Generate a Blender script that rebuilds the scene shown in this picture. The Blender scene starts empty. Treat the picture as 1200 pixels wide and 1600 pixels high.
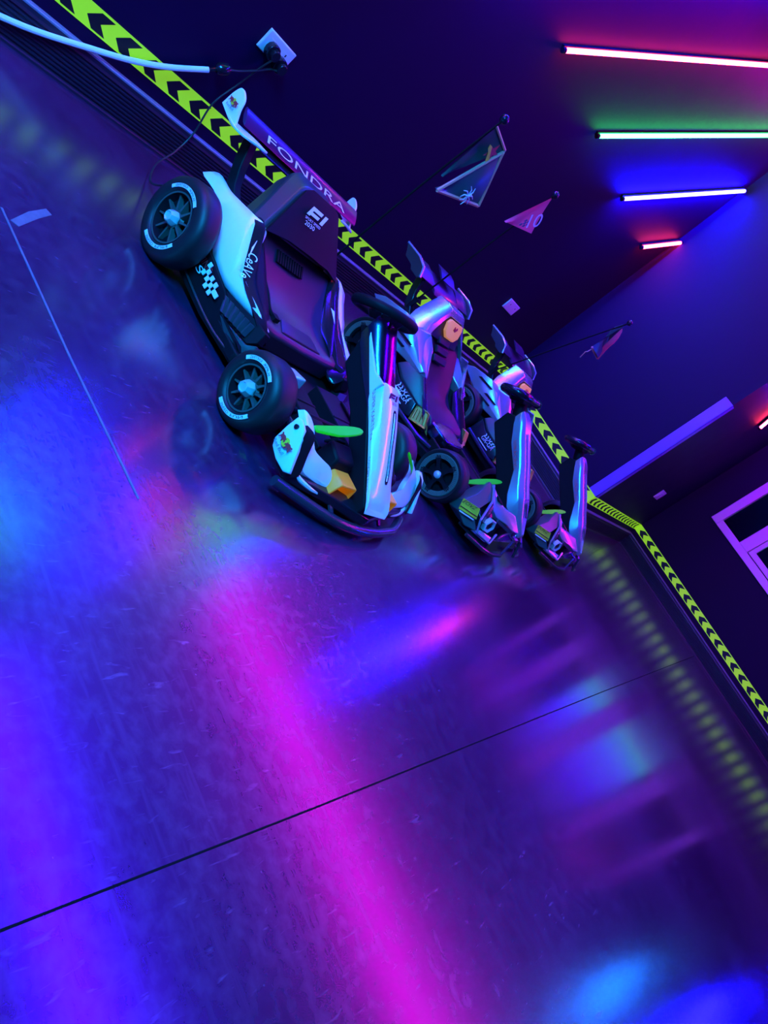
import bpy, bmesh, math, random
from mathutils import Vector, Matrix
random.seed(7)
S = 0.6                                   # metres per layout unit (all coordinates below are layout units)
scn = bpy.context.scene
C = scn.collection

# ------------------------------------------------------------------ camera, exposure, lamps
CAM = Vector((0, -4.1849, 1.4)); FPX = 1191.157
YAW, PITCH, ROLL = 0.3753275, -0.3344016, 0.9393643
fwd = Vector((math.cos(YAW)*math.cos(PITCH), math.sin(YAW)*math.cos(PITCH), math.sin(PITCH)))
rgt = Vector((math.sin(YAW), -math.cos(YAW), 0)); upv = rgt.cross(fwd)
cr, sr = math.cos(ROLL), math.sin(ROLL)
rgt, upv = cr*rgt + sr*upv, -sr*rgt + cr*upv
cd = bpy.data.cameras.new('camera'); cam = bpy.data.objects.new('camera', cd); C.objects.link(cam)
cd.sensor_fit = 'VERTICAL'; cd.sensor_height = 36; cd.lens = FPX/1600*36; cd.clip_start = 0.02
m = Matrix((rgt, upv, -fwd)).transposed().to_4x4(); m.translation = CAM*S
cam.matrix_world = m; scn.camera = cam
vs = scn.view_settings
vs.view_transform = 'Standard'; vs.look = 'None'; vs.gamma = 1; vs.use_curve_mapping = False; vs.exposure = 0.0
w = bpy.data.worlds.new('world'); scn.world = w; w.use_nodes = True
w.node_tree.nodes['Background'].inputs[0].default_value = (0.01, 0.005, 0.03, 1)
w.node_tree.nodes['Background'].inputs[1].default_value = 0.2

# colour and strength of every light-giving tube in the room
LED = dict(red=((1.0, 0.03, 0.10), 50), green=((0.02, 1.0, 0.14), 46), blue=((0.004, 0.003, 1.0), 640), cyan=((0.005, 0.20, 1.0), 200))
STRIP = dict(magenta=((1.0, 0.0, 0.95), 52), blue=((0.05, 0.0, 1.0), 210), cyan=((0.005, 0.36, 1.0), 1250))

# ------------------------------------------------------------------ materials
def _mat(name):
    mt = bpy.data.materials.new(name); mt.use_nodes = True
    nt = mt.node_tree; return mt, nt, nt.nodes['Principled BSDF']
def mat(name, col, rough=0.5, metal=0.0, emit=None, es=0.0, coat=0.0, spec=0.5):
    mt, nt, b = _mat(name)
    b.inputs['Base Color'].default_value = (*col, 1); b.inputs['Roughness'].default_value = rough
    b.inputs['Metallic'].default_value = metal; b.inputs['Coat Weight'].default_value = coat
    b.inputs['Coat Roughness'].default_value = 0.08; b.inputs['Specular IOR Level'].default_value = spec
    if emit: b.inputs['Emission Color'].default_value = (*emit, 1); b.inputs['Emission Strength'].default_value = es
    return mt
def noisy(name, c0, c1, scale, r0, r1, metal=0, bump=0.0, stretch=(1, 1, 1), spec=0.5):
    mt, nt, b = _mat(name); N = nt.nodes; L = nt.links
    tc = N.new('ShaderNodeTexCoord'); mp = N.new('ShaderNodeMapping'); mp.inputs['Scale'].default_value = stretch
    nz = N.new('ShaderNodeTexNoise'); nz.inputs['Scale'].default_value = scale; nz.inputs['Detail'].default_value = 6
    L.new(tc.outputs['Object'], mp.inputs[0]); L.new(mp.outputs[0], nz.inputs['Vector'])
    mx = N.new('ShaderNodeMix'); mx.data_type = 'RGBA'; mx.inputs[6].default_value = (*c0, 1); mx.inputs[7].default_value = (*c1, 1)
    L.new(nz.outputs['Fac'], mx.inputs[0]); L.new(mx.outputs[2], b.inputs['Base Color'])
    mr = N.new('ShaderNodeMapRange'); mr.inputs[3].default_value = r0; mr.inputs[4].default_value = r1
    L.new(nz.outputs['Fac'], mr.inputs[0]); L.new(mr.outputs[0], b.inputs['Roughness'])
    b.inputs['Metallic'].default_value = metal; b.inputs['Specular IOR Level'].default_value = spec
    if bump:
        bp = N.new('ShaderNodeBump'); bp.inputs['Strength'].default_value = bump; bp.inputs['Distance'].default_value = 0.004
        L.new(nz.outputs['Fac'], bp.inputs['Height']); L.new(bp.outputs[0], b.inputs['Normal'])
    return mt
def floor_mat():
    mt, nt, b = _mat('scuffed_floor'); N = nt.nodes; L = nt.links
    tc = N.new('ShaderNodeTexCoord')
    def noise(scale, st, det=5, dist=0.0):
        mp = N.new('ShaderNodeMapping'); mp.inputs['Scale'].default_value = st; L.new(tc.outputs['Object'], mp.inputs[0])
        nz = N.new('ShaderNodeTexNoise'); nz.inputs['Scale'].default_value = scale; nz.inputs['Detail'].default_value = det
        nz.inputs['Distortion'].default_value = dist
        L.new(mp.outputs[0], nz.inputs['Vector']); return nz.outputs['Fac']
    def ramp(f, a, bb, lo=0.0, hi=1.0):
        r = N.new('ShaderNodeMapRange'); r.inputs[1].default_value = a; r.inputs[2].default_value = bb
        r.inputs[3].default_value = lo; r.inputs[4].default_value = hi; r.clamp = True; L.new(f, r.inputs[0]); return r.outputs[0]
    def math_(op, a, c):
        n = N.new('ShaderNodeMath'); n.operation = op
        for i, v in enumerate((a, c)):
            if isinstance(v, (int, float)): n.inputs[i].default_value = v
            else: L.new(v, n.inputs[i])
        return n.outputs[0]
    sep = N.new('ShaderNodeSeparateXYZ'); L.new(tc.outputs['Object'], sep.inputs[0])
    cloud = noise(1.3, (1, 1, 1), 6); wear = noise(34, (1.0, 0.9, 1), 10, 0.2)
    scr = noise(9, (6, 0.5, 1), 6, 0.3); scr2 = noise(14, (1.2, 6, 1), 5, 0.8); speck = noise(60, (1, 1, 1), 3)
    nearD = ramp(sep.outputs[0], 6.0*S/0.6, 7.1*S/0.6)          # scrubbed band of tyre marks along the far wall
    streak = math_('MULTIPLY', ramp(scr, 0.52, 0.72), ramp(nearD, 0, 1, 0.10, 1.0))
    marks = math_('MAXIMUM', streak, math_('MULTIPLY', ramp(scr2, 0.62, 0.78), 0.35))
    marks = math_('MAXIMUM', marks, math_('MULTIPLY', ramp(wear, 0.42, 0.90), 0.20))
    marks = math_('MAXIMUM', marks, math_('MULTIPLY', ramp(speck, 0.74, 0.8), 0.6))
    mx = N.new('ShaderNodeMix'); mx.data_type = 'RGBA'
    mx.inputs[6].default_value = (0.050, 0.011, 0.055, 1); mx.inputs[7].default_value = (0.22, 0.13, 0.30, 1)
    L.new(marks, mx.inputs[0])
    m2 = N.new('ShaderNodeMix'); m2.data_type = 'RGBA'; m2.blend_type = 'MULTIPLY'; m2.inputs[0].default_value = 1
    cr_ = N.new('ShaderNodeMix'); cr_.data_type = 'RGBA'; cr_.inputs[6].default_value = (0.62, 0.62, 0.62, 1); cr_.inputs[7].default_value = (1.25, 1.25, 1.25, 1)
    L.new(ramp(cloud, 0.3, 0.7), cr_.inputs[0]); L.new(mx.outputs[2], m2.inputs[6]); L.new(cr_.outputs[2], m2.inputs[7])
    L.new(m2.outputs[2], b.inputs['Base Color'])
    rg = math_('ADD', math_('ADD', ramp(cloud, 0.3, 0.7, 0.0, 0.05), ramp(sep.outputs[0], 1.4, 3.6, 0.165, 0.12)), math_('MULTIPLY', marks, 0.05))
    L.new(rg, b.inputs['Roughness']); b.inputs['Specular IOR Level'].default_value = 1.0
    return mt

M = {}
M['floor'] = floor_mat()
M['wall'] = noisy('dark_wall_paint', (0.0105, 0.0006, 0.026), (0.0130, 0.0010, 0.032), 5, 0.5, 0.62, bump=0.05, spec=0.14)
M['ceiling'] = noisy('dark_ceiling_paint', (0.008, 0.006, 0.015), (0.012, 0.008, 0.02), 4, 0.6, 0.75)
M['skirting'] = noisy('grey_ribbed_plastic', (0.016, 0.010, 0.028), (0.022, 0.014, 0.036), 9, 0.4, 0.5)
M['skirting_cap'] = mat('pale_skirting_cap', (0.22, 0.18, 0.30), 0.35)
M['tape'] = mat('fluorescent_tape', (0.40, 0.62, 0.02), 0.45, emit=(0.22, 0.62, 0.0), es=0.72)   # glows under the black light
M['black_print'] = mat('black_print', (0.006, 0.005, 0.01), 0.5)
M['white'] = mat('white_gloss_plastic', (0.78, 0.80, 0.82), 0.22, coat=0.5)
M['gtwhite'] = mat('silver_white_plastic', (0.45, 0.53, 0.64), 0.24, metal=0.7, coat=0.4)
M['black'] = noisy('satin_black_plastic', (0.005, 0.005, 0.008), (0.008, 0.008, 0.012), 40, 0.48, 0.58, spec=0.12)
M['gloss'] = mat('gloss_black_plastic', (0.010, 0.009, 0.018), 0.24, coat=0.25, spec=0.4)
M['teal'] = mat('dark_grey_plastic', (0.022, 0.034, 0.042), 0.38)
M['wingdark'] = mat('dark_purple_wing_plastic', (0.03, 0.010, 0.06), 0.3, coat=0.3)
M['podgrey'] = mat('grey_green_pod_plastic', (0.06, 0.085, 0.09), 0.3)
M['seat'] = noisy('moulded_seat_plastic', (0.022, 0.014, 0.034), (0.029, 0.018, 0.042), 60, 0.36, 0.45)
M['cowl'] = mat('chrome_black_cowl', (0.22, 0.16, 0.34), 0.20, metal=1.0)
M['tyre'] = noisy('tyre_rubber', (0.010, 0.010, 0.013), (0.014, 0.014, 0.017), 30, 0.42, 0.55, spec=0.4)
M['rim'] = mat('dark_rim_plastic', (0.055, 0.075, 0.068), 0.3)
M['rim2'] = mat('grey_rim_ring', (0.10, 0.16, 0.14), 0.4)
M['chrome'] = mat('bright_silver', (0.55, 0.68, 0.68), 0.25, metal=0.35)
M['gold'] = mat('gold_chrome', (0.90, 0.38, 0.10), 0.25, metal=0.65)
M['letter'] = mat('white_print', (0.75, 0.78, 0.8), 0.4)
M['redprint'] = mat('red_print', (0.60, 0.03, 0.04), 0.4)
M['yellowprint'] = mat('yellow_print', (0.75, 0.62, 0.03), 0.4)
M['orange'] = mat('self_lit_orange_plastic', (0.9, 0.30, 0.02), 0.4, emit=(0.55, 0.20, 0.005), es=0.3)  # emission adds the warm colour missing from the lamps' light
M['badge'] = mat('self_lit_orange_badge', (0.6, 0.25, 0.10), 0.4, emit=(0.60, 0.22, 0.07), es=0.7)  # glow added to the badge, since the lamps give little red
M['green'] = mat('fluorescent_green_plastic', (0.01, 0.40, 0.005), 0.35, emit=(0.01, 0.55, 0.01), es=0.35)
M['tubemetal'] = mat('dark_metal_tube', (0.10, 0.09, 0.14), 0.25, metal=0.7)
M['fabric'] = mat('dark_flag_cloth', (0.02, 0.05, 0.05), 0.5)
M['holo'] = mat('glossy_flag_cloth', (0.05, 0.11, 0.12), 0.3, metal=0.3)
M['flagtrim'] = mat('orange_flag_trim', (0.75, 0.32, 0.22), 0.4)
M['pinkflag'] = mat('pink_red_flag_cloth', (0.95, 0.12, 0.22), 0.5)
M['pole'] = mat('black_flag_pole', (0.004, 0.004, 0.005), 0.7, spec=0.1)
M['plate'] = mat('white_socket_plastic', (0.72, 0.72, 0.76), 0.3)
M['cable'] = mat('white_cable', (0.75, 0.82, 0.85), 0.4)
M['cord'] = mat('black_cord', (0.02, 0.02, 0.025), 0.45)
M['frame'] = mat('white_window_frame', (0.88, 0.80, 0.88), 0.35)
M['guard'] = mat('blue_tinted_corner_guard', (0.20, 0.08, 0.75), 0.35)  # tinted blue: the blue light on the guard is put into its colour
M['residue'] = noisy('pale_tape_residue', (0.06, 0.065, 0.11), (0.16, 0.165, 0.24), 40, 0.5, 0.7)
M['seam'] = mat('dark_floor_seam', (0.004, 0.003, 0.006), 0.9, spec=0.1)
gm, nt, b = _mat('window_glass'); b.inputs['Base Color'].default_value = (0.9, 0.92, 0.95, 1); b.inputs['Roughness'].default_value = 0.03
b.inputs['Transmission Weight'].default_value = 1; b.inputs['IOR'].default_value = 1.45
M['glass'] = gm
for k, (c, s) in LED.items(): M['led_'+k] = mat('led_'+k, c, 0.4, emit=c, es=s)
for k, (c, s) in STRIP.items(): M['strip_'+k] = mat('strip_'+k, c, 0.4, emit=c, es=s)

# ------------------------------------------------------------------ mesh helpers
_txt = {}
def text2d(s):
    if s in _txt: return _txt[s]
    cu = bpy.data.curves.new('t', 'FONT'); cu.body = s; cu.size = 1; cu.resolution_u = 3
    o = bpy.data.objects.new('t', cu); C.objects.link(o)
    dg = bpy.context.evaluated_depsgraph_get(); me = o.evaluated_get(dg).to_mesh()
    v = [(p.co.x, p.co.y) for p in me.vertices]; f = [tuple(p.vertices) for p in me.polygons]
    o.evaluated_get(dg).to_mesh_clear(); bpy.data.objects.remove(o); bpy.data.curves.remove(cu)
    x0 = min(p[0] for p in v); x1 = max(p[0] for p in v)
    h = 0.69
    v = [((p[0]-x0)/(x1-x0), p[1]/h) for p in v]
    _txt[s] = (v, f, (x1-x0)/h); return _txt[s]

class MB:
    def __init__(s, mx=1): s.v = []; s.f = []; s.mx = mx
    def add(s, vs, fs):
        n = len(s.v); s.v += [(p[0]*s.mx, p[1], p[2]) for p in vs]; s.f += [tuple(i+n for i in f) for f in fs]; return s
    def box(s, x0, x1, y0, y1, z0, z1):
        v = [(x, y, z) for z in (z0, z1) for y in (y0, y1) for x in (x0, x1)]
        return s.add(v, [(0, 2, 3, 1), (4, 5, 7, 6), (0, 1, 5, 4), (2, 6, 7, 3), (0, 4, 6, 2), (1, 3, 7, 5)])
    def loft(s, rings, cap=True, loop=False):
        n = len(rings[0]); v = [p for r in rings for p in r]; f = []
        R = len(rings)
        for i in range(R if loop else R-1):
            a, b = i*n, ((i+1) % R)*n
            for j in range(n): k = (j+1) % n; f.append((a+j, a+k, b+k, b+j))
        if cap and not loop: f.append(tuple(range(n))[::-1]); f.append(tuple((R-1)*n+j for j in range(n)))
        return s.add(v, f)
    def prism(s, poly, x0, x1):                       # polygon in (y, z) pushed through x
        return s.loft([[(x0, p[0], p[1]) for p in poly], [(x1, p[0], p[1]) for p in poly]])
    def plate(s, pts, t):                             # 3d polygon with thickness vector t
        return s.loft([[tuple(p) for p in pts], [tuple(Vector(p)+Vector(t)) for p in pts]])
    def panel(s, pts, out, th=0.03, inset=0.03, rise=0.015):      # outline that swells towards `out`
        P = [Vector(p) for p in pts]; c = sum(P, Vector())/len(P); o = Vector(out).normalized()
        r0 = [p-o*th for p in P]; r2 = [p+(c-p)*min(0.45, inset/max((c-p).length, 1e-6))+o*rise for p in P]
        return s.loft([[tuple(p) for p in r] for r in (r0, P, r2)])
    def tube(s, path, r, n=10, loop=False):
        P = [Vector(p) for p in path]; rings = []; a = None
        for i, p in enumerate(P):
            if loop: d = P[(i+1) % len(P)]-P[i-1]
            else: d = P[min(i+1, len(P)-1)]-P[max(i-1, 0)]
            d.normalize()
            if a is None: a = d.cross(Vector((0.3, 0.2, 1))).normalized()
            else: a = (a-d*a.dot(d)).normalized()
            b = d.cross(a); rr = r[i] if isinstance(r, (list, tuple)) else r
            rings.append([tuple(p+a*rr*math.cos(t*2*math.pi/n)+b*rr*math.sin(t*2*math.pi/n)) for t in range(n)])
        return s.loft(rings, loop=loop)
    def lathe(s, prof, y, z, n=40, cap=True):                   # axis along x, profile (x, r)
        rings = [[(x, y+r*math.cos(t*2*math.pi/n), z+r*math.sin(t*2*math.pi/n)) for t in range(n)] for x, r in prof]
        return s.loft(rings, cap=cap)
    def ball(s, c, r, n=14):
        rings = [[(c[0]+r*math.sin(a)*math.cos(t*2*math.pi/n), c[1]+r*math.sin(a)*math.sin(t*2*math.pi/n), c[2]+r*math.cos(a)) for t in range(n)] for a in [0.02]+[math.pi*i/8 for i in range(1, 8)]+[math.pi-0.02]]
        return s.loft(rings)
    def text(s, t, o, u, v, width, height=None, slant=0.0):       # u: reading direction, v: letter-up direction
        vs, fs, asp = text2d(t); o, u, v = Vector(o), Vector(u).normalized(), Vector(v).normalized()
        h = height or width/asp
        return s.add([tuple(o+u*(p[0]*width+slant*p[1]*h)+v*(p[1]*h)) for p in vs], fs)
    def arctext(s, t, x, y, z, r0, r1, a0, a1):       # letters bent round a wheel face
        vs, fs, asp = text2d(t)
        out = []
        for p in vs:
            a = a0+(a1-a0)*p[0]; r = r0+(r1-r0)*p[1]; out.append((x, y+r*math.cos(a), z+r*math.sin(a)))
        return s.add(out, fs)
    def arc(s, x, y, z, r0, r1, a0, a1, t=0.002, n=18):
        rings = []
        for i in range(n+1):
            a = a0+(a1-a0)*i/n; c, d = math.cos(a), math.sin(a)
            rings.append([(x, y+r0*c, z+r0*d), (x, y+r1*c, z+r1*d), (x+t, y+r1*c, z+r1*d), (x+t, y+r0*c, z+r0*d)])
        return s.loft(rings)
    def build(s, name, m_, parent=None, bevel=0.0, seg=2, ang=35, flat=False, kind=None, label=None):
        me = bpy.data.meshes.new(name); me.from_pydata([(a*S, b*S, c*S) for a, b, c in s.v], [], s.f); me.validate()
        bm = bmesh.new(); bm.from_mesh(me); bmesh.ops.recalc_face_normals(bm, faces=bm.faces); bm.to_mesh(me); bm.free()
        me.materials.append(M[m_] if isinstance(m_, str) else m_)
        if not flat:
            for p in me.polygons: p.use_smooth = True
            me.set_sharp_from_angle(angle=math.radians(ang))
        o = bpy.data.objects.new(name, me); C.objects.link(o)
        if parent: o.parent = parent
        if bevel:
            md = o.modifiers.new('bevel', 'BEVEL'); md.width = bevel*S; md.segments = seg; md.limit_method = 'ANGLE'; md.angle_limit = math.radians(30)
            md.harden_normals = False
        if kind: o['kind'] = kind
        if label: o['label'] = label
        return o
def tag(o, label, cat, group=None):
    o['label'] = label; o['category'] = cat
    if group: o['group'] = group
    return o
def thing(name, label, cat, loc=(0, 0, 0), rz=0.0, group=None):
    o = bpy.data.objects.new(name, None); C.objects.link(o); o.location = Vector(loc)*S; o.rotation_euler = (0, 0, rz)
    return tag(o, label, cat, group)
def dup(root, loc, rz, label):
    def cp(o, par):
        c = o.copy(); C.objects.link(c); c.parent = par
        for ch in o.children: cp(ch, c)
        return c
    r = cp(root, None); r.location = Vector(loc)*S; r.rotation_euler = (0, 0, rz); r['label'] = label; return r

# ------------------------------------------------------------------ the room
XB, YC, XD, H = 9.144, -2.021, 12.481, 4.6
X0, Y1 = -3.5, -9.8
T = 0.2
MB().box(X0, XD+3.0, Y1, 0.2, -0.1, 0).build('floor', 'floor', kind='structure', flat=True)
MB().box(X0-T, XD+3.2, Y1-T, T, H, H+0.15).build('ceiling', 'ceiling', kind='structure', flat=True)
MB().box(X0, XB, 0, T, 0, H).build('wall_left', 'wall', kind='structure', flat=True)                    # behind the karts
MB().box(XB, XD+T, YC, T, 0, H).build('wall_corner', 'wall', kind='structure', flat=True)               # boxed corner
WY0, WY1, WZ0, WZ1 = -2.487, -6.35, 1.345, 3.35
wb = MB().box(XD, XD+T, WY0, YC, 0, H).box(XD, XD+T, Y1, WY1, 0, H)
wb.box(XD, XD+T, WY1, WY0, 0, WZ0).box(XD, XD+T, WY1, WY0, WZ1, H)
wb.build('wall_back', 'wall', kind='structure', flat=True)
MB().box(X0, XD+3.2, Y1-T, Y1, 0, H).build('wall_right', 'wall', kind='structure', flat=True)
MB().box(X0-T, X0, Y1, 0, 0, H).build('wall_front', 'wall', kind='structure', flat=True)
# room beyond the window
MB().box(XD+3.0, XD+3.2, Y1, T, 0, H).build('wall_beyond', 'wall', kind='structure', flat=True)

# ribbed skirting with a pale cap, mitred at the corners
def skirting(side, a, b, n, ea, eb):
    # a, b: corner points on the wall line; n: into the room; ea/eb extra length times depth at the ends
    a, b, n = Vector((*a, 0)), Vector((*b, 0)), Vector((*n, 0)); d = (b-a).normalized()
    prof = [(0, 0), (0.05, 0), (0.05, 0.012)]
    k = 8
    for i in range(k):
        z = 0.02+i*0.022
        prof += [(0.046, z), (0.037, z+0.004), (0.037, z+0.012), (0.046, z+0.016)]
    prof += [(0.042, 0.205), (0.042, 0.226), (0, 0.226)]
    def ring(p, e): return [tuple(p+n*x+d*(e*x)+Vector((0, 0, z))) for x, z in prof]
    MB().loft([ring(a, ea), ring(b, eb)]).build('baseboard_'+side, 'skirting', kind='structure', flat=True)
    cap = [(0, 0.2262), (0.044, 0.2262), (0.044, 0.235), (0.036, 0.240), (0, 0.240)]
    def ring2(p, e): return [tuple(p+n*x+d*(e*x)+Vector((0, 0, z))) for x, z in cap]
    MB().loft([ring2(a, ea), ring2(b, eb)]).build('trim_cap_'+side, 'skirting_cap', kind='structure', flat=True)
skirting('left', (X0, 0), (XB, 0), (0, -1), 0, -1)
skirting('corner', (XB, 0), (XB, YC), (-1, 0), 1, 1)
skirting('return', (XB, YC), (XD, YC), (0, -1), -1, -1)
skirting('back', (XD, YC), (XD, Y1), (-1, 0), 1, 0)

# fluorescent chevron tape: one strip per wall, black chevrons printed on it
ZB, ZT, PITCH_ = 0.317, 0.4385, 0.192
def tape(label, origin, d, n, length, start, pitch=PITCH_, point=-1, mid=0.0):
    o, d, n = Vector((*origin, 0)), Vector((*d, 0)), Vector((*n, 0))
    def P(s_, z, h): return tuple(o+d*s_+n*h+Vector((0, 0, z)))
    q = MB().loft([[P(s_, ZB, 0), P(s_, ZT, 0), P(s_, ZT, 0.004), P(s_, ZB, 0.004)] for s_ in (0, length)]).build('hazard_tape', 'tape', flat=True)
    tag(q, label, 'tape', None)
    mb = MB(); s_ = start; zm = (ZB+ZT)/2; z0, z1 = ZB+0.010, ZT-0.012; k = -point; wd = 0.089*pitch/PITCH_; ap = 0.061*pitch/PITCH_
    while s_ < length:
        pts = [(s_, zm-0.004), (s_+k*ap, z1), (s_+k*(ap+wd), z1), (s_+k*wd, zm-0.004), (s_+k*(ap+wd), z0), (s_+k*ap, z0)]
        if min(p[0] for p in pts) > 0 and max(p[0] for p in pts) < length:
            mb.loft([[P(a, z, 0.0035) for a, z in pts], [P(a, z, 0.0052) for a, z in pts]])
        s_ += pitch
    mb.build('chevron_print', 'black_print', q, flat=True)
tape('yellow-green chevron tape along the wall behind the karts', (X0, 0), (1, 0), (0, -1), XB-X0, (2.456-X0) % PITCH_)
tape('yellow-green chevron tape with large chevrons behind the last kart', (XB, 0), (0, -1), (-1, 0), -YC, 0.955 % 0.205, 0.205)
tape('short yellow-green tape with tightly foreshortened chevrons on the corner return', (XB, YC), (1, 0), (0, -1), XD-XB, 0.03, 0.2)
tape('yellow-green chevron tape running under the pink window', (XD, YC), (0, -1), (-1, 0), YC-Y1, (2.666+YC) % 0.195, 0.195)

# corner guard: an L profile
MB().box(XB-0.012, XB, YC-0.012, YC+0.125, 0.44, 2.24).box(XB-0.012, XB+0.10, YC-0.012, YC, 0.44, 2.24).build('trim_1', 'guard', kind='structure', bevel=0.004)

# window in the back wall
wn = bpy.data.objects.new('window_1', None); C.objects.link(wn); wn['kind'] = 'structure'; wn['label'] = 'pink-lit white window in the dark back wall'
f = MB(); xa, xb = XD-0.03, XD+0.13
f.box(xa, xb, WY0-0.13, WY0, WZ0, WZ1).box(xa, xb, WY1, WY1+0.13, WZ0, WZ1)
f.box(xa, xb, WY1+0.13, WY0-0.13, WZ0, WZ0+0.113).box(xa, xb, WY1+0.13, WY0-0.13, WZ1-0.113, WZ1)
for y in (-3.11, -4.3, -5.5): f.box(xa, xb, y-0.09, y+0.09, WZ0+0.113, WZ1-0.113)
f.build('window_frame', 'frame', wn, bevel=0.008)
for a, b2 in ((-3.2, -4.21), (-4.39, -5.41)):
    s_ = MB(); za, zb = WZ0+0.113, WZ1-0.113; xs = XD-0.045
    s_.box(xs, xb-0.03, b2+0.012, a-0.012, za+0.012, za+0.095).box(xs, xb-0.03, b2+0.012, a-0.012, zb-0.095, zb-0.012)
    s_.box(xs, xb-0.03, a-0.075, a-0.012, za+0.095, zb-0.095).box(xs, xb-0.03, b2+0.012, b2+0.075, za+0.095, zb-0.095)
    s_.build('window_sash', 'frame', wn, bevel=0.006)
for a, b2 in ((-2.6, -3.03), (-3.24, -4.17), (-4.43, -5.37), (-5.58, -6.23)):
    MB().box(XD+0.03, XD+0.045, b2, a, WZ0+0.09, WZ1-0.09).build('window_pane', 'glass', wn, flat=True)

# ------------------------------------------------------------------ lamps
def led(color, p0, p1, n, label, group=None, r=0.019):
    p0, p1, n = Vector(p0), Vector(p1), Vector(n); d = (p1-p0).normalized()
    t = thing('led_tube', label, 'light', p0, 0, group); o = p0
    MB().tube([tuple(p0-o+n*0.052), tuple(p1-o+n*0.052)], r, 12).build('diffuser', 'led_'+color, t)
    s_ = d.cross(n).normalized()*0.018
    ch = [p0-s_, p0+s_, p1+s_, p1-s_]
    MB().plate([tuple(p-o+n*0.004) for p in ch], tuple(n*0.026)).build('channel', 'black', t, flat=True)
    for p, q in ((p0, -1), (p1, 1)):
        MB().tube([tuple(p-o+n*0.052), tuple(p-o+n*0.052+d*0.03*q)], r*1.15, 12).build('end_cap', 'black', t)
    return t
GA = 'slanted LED tubes on the kart wall'
for color, x, lab in (('blue', -0.62, 'third blue LED tube back from the visible one, on the kart wall'), ('red', 0.53, 'first red LED tube on the kart wall, beside the cable end'),
                      ('green', 2.85, 'green LED tube above the wall socket with two plugs'), ('red', 1.70, 'red LED tube left of the double wall socket, high up'),
                      ('blue', 4.0, 'blue LED tube before the topmost red tube, mirrored as the left blue floor patch'),
                      ('red', 5.155, 'long red LED tube at the top right, highest in view'), ('green', 6.305, 'long green LED tube below the top red tube'),
                      ('blue', 7.45, 'blue LED tube ending at the wall corner'), ('red', 8.60, 'shortest red LED tube, right by the wall corner')):
    ln = {7.45: 1.61, 8.60: 0.535}.get(x, 2.5)
    led(color, (x, 0, 2.47), (x+ln, 0, 2.47+ln*0.768), (0, -1, 0), lab, GA)
led('red', (10.81, YC, 2.49), (10.50, YC, 2.90), (0, -1, 0), 'thin red LED tube on the corner return near the right edge', None)
led('blue', (10.2, YC, 2.85), (9.35, YC, 3.80), (0, -1, 0), 'blue LED tube high on the corner return, mirrored in the middle of the floor', None)
for color, y, lab in (('blue', -8.2, 'blue LED tube furthest right of the window'),):
    led(color, (XD, y, 2.47), (XD, y-1.2, 4.2), (-1, 0, 0), lab)
led('cyan', (XD, -7.45, 3.5), (XD, -7.95, 4.4), (-1, 0, 0), 'short cyan LED tube right of the window, mirrored at the bottom of the floor')
def strip(color, x, y0, y1, label, r=0.05, z=H, light_block=False):
    t = thing('ceiling_strip_light', label, 'light', (x, (y0+y1)/2, z), 0, 'strip lights on the ceiling'); h = abs(y1-y0)/2
    MB().tube([(0, -h, -0.07), (0, h, -0.07)], r, 12).build('diffuser', 'strip_'+color, t)
    MB().box(-0.05, 0.05, -h-0.03, h+0.03, -0.03, 0).build('channel', 'black', t, flat=True)
    if light_block: MB().box(0.14, 0.155, -h-0.03, h+0.03, -0.138, 0).build('added_light_block', 'black', t, flat=True)  # plate added to keep the cyan light off the far end
    for s_ in (-1, 1): MB().box(-0.055, 0.055, s_*h-0.02, s_*h+0.02, -0.13, -0.03).build('end_cap', 'black', t, flat=True)
strip('magenta', 8.7, -0.10, -7.2, 'magenta ceiling strip light over the far half of the room')
strip('blue', 4.6, -1.2, -5.2, 'blue ceiling strip light over the middle of the room')
strip('cyan', -2.0, -1.5, -4.8, 'pale cyan ceiling strip light over the first kart', light_block=True)

# glowing panels added beyond the window to make the blue and green floor reflections
for y0, y1 in ((-3.62, -4.1), (-4.5, -5.3)):
    t = thing('added_glow_panel', 'added blue and green glow panel behind the window, %s of the two' % ('left' if y0 > -4.2 else 'right'), 'added glow panel', (XD+0.9, (y0+y1)/2, 1.25), 0)
    h = abs(y0-y1)/2
    MB().box(0, 0.08, -h-0.03, h+0.03, 0, 1.9).build('case', 'black', t, flat=True)
    MB().box(-0.01, 0.0, -h, h, 0.80, 1.85).build('blue_panel', mat('panel_blue', (0.05, 0.0, 1), emit=(0.06, 0.0, 1.0), es=3.6), t, flat=True)
    MB().box(-0.01, 0.0, -h, h, 0.45, 0.75).build('green_panel', mat('panel_green', (0, 1, .4), emit=(0.02, 0.8, 0.45), es=2.2), t, flat=True)
    MB().box(0.02, 0.06, -h+0.05, h-0.05, -1.25, 0).build('stand', 'black', t, flat=True)

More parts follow.
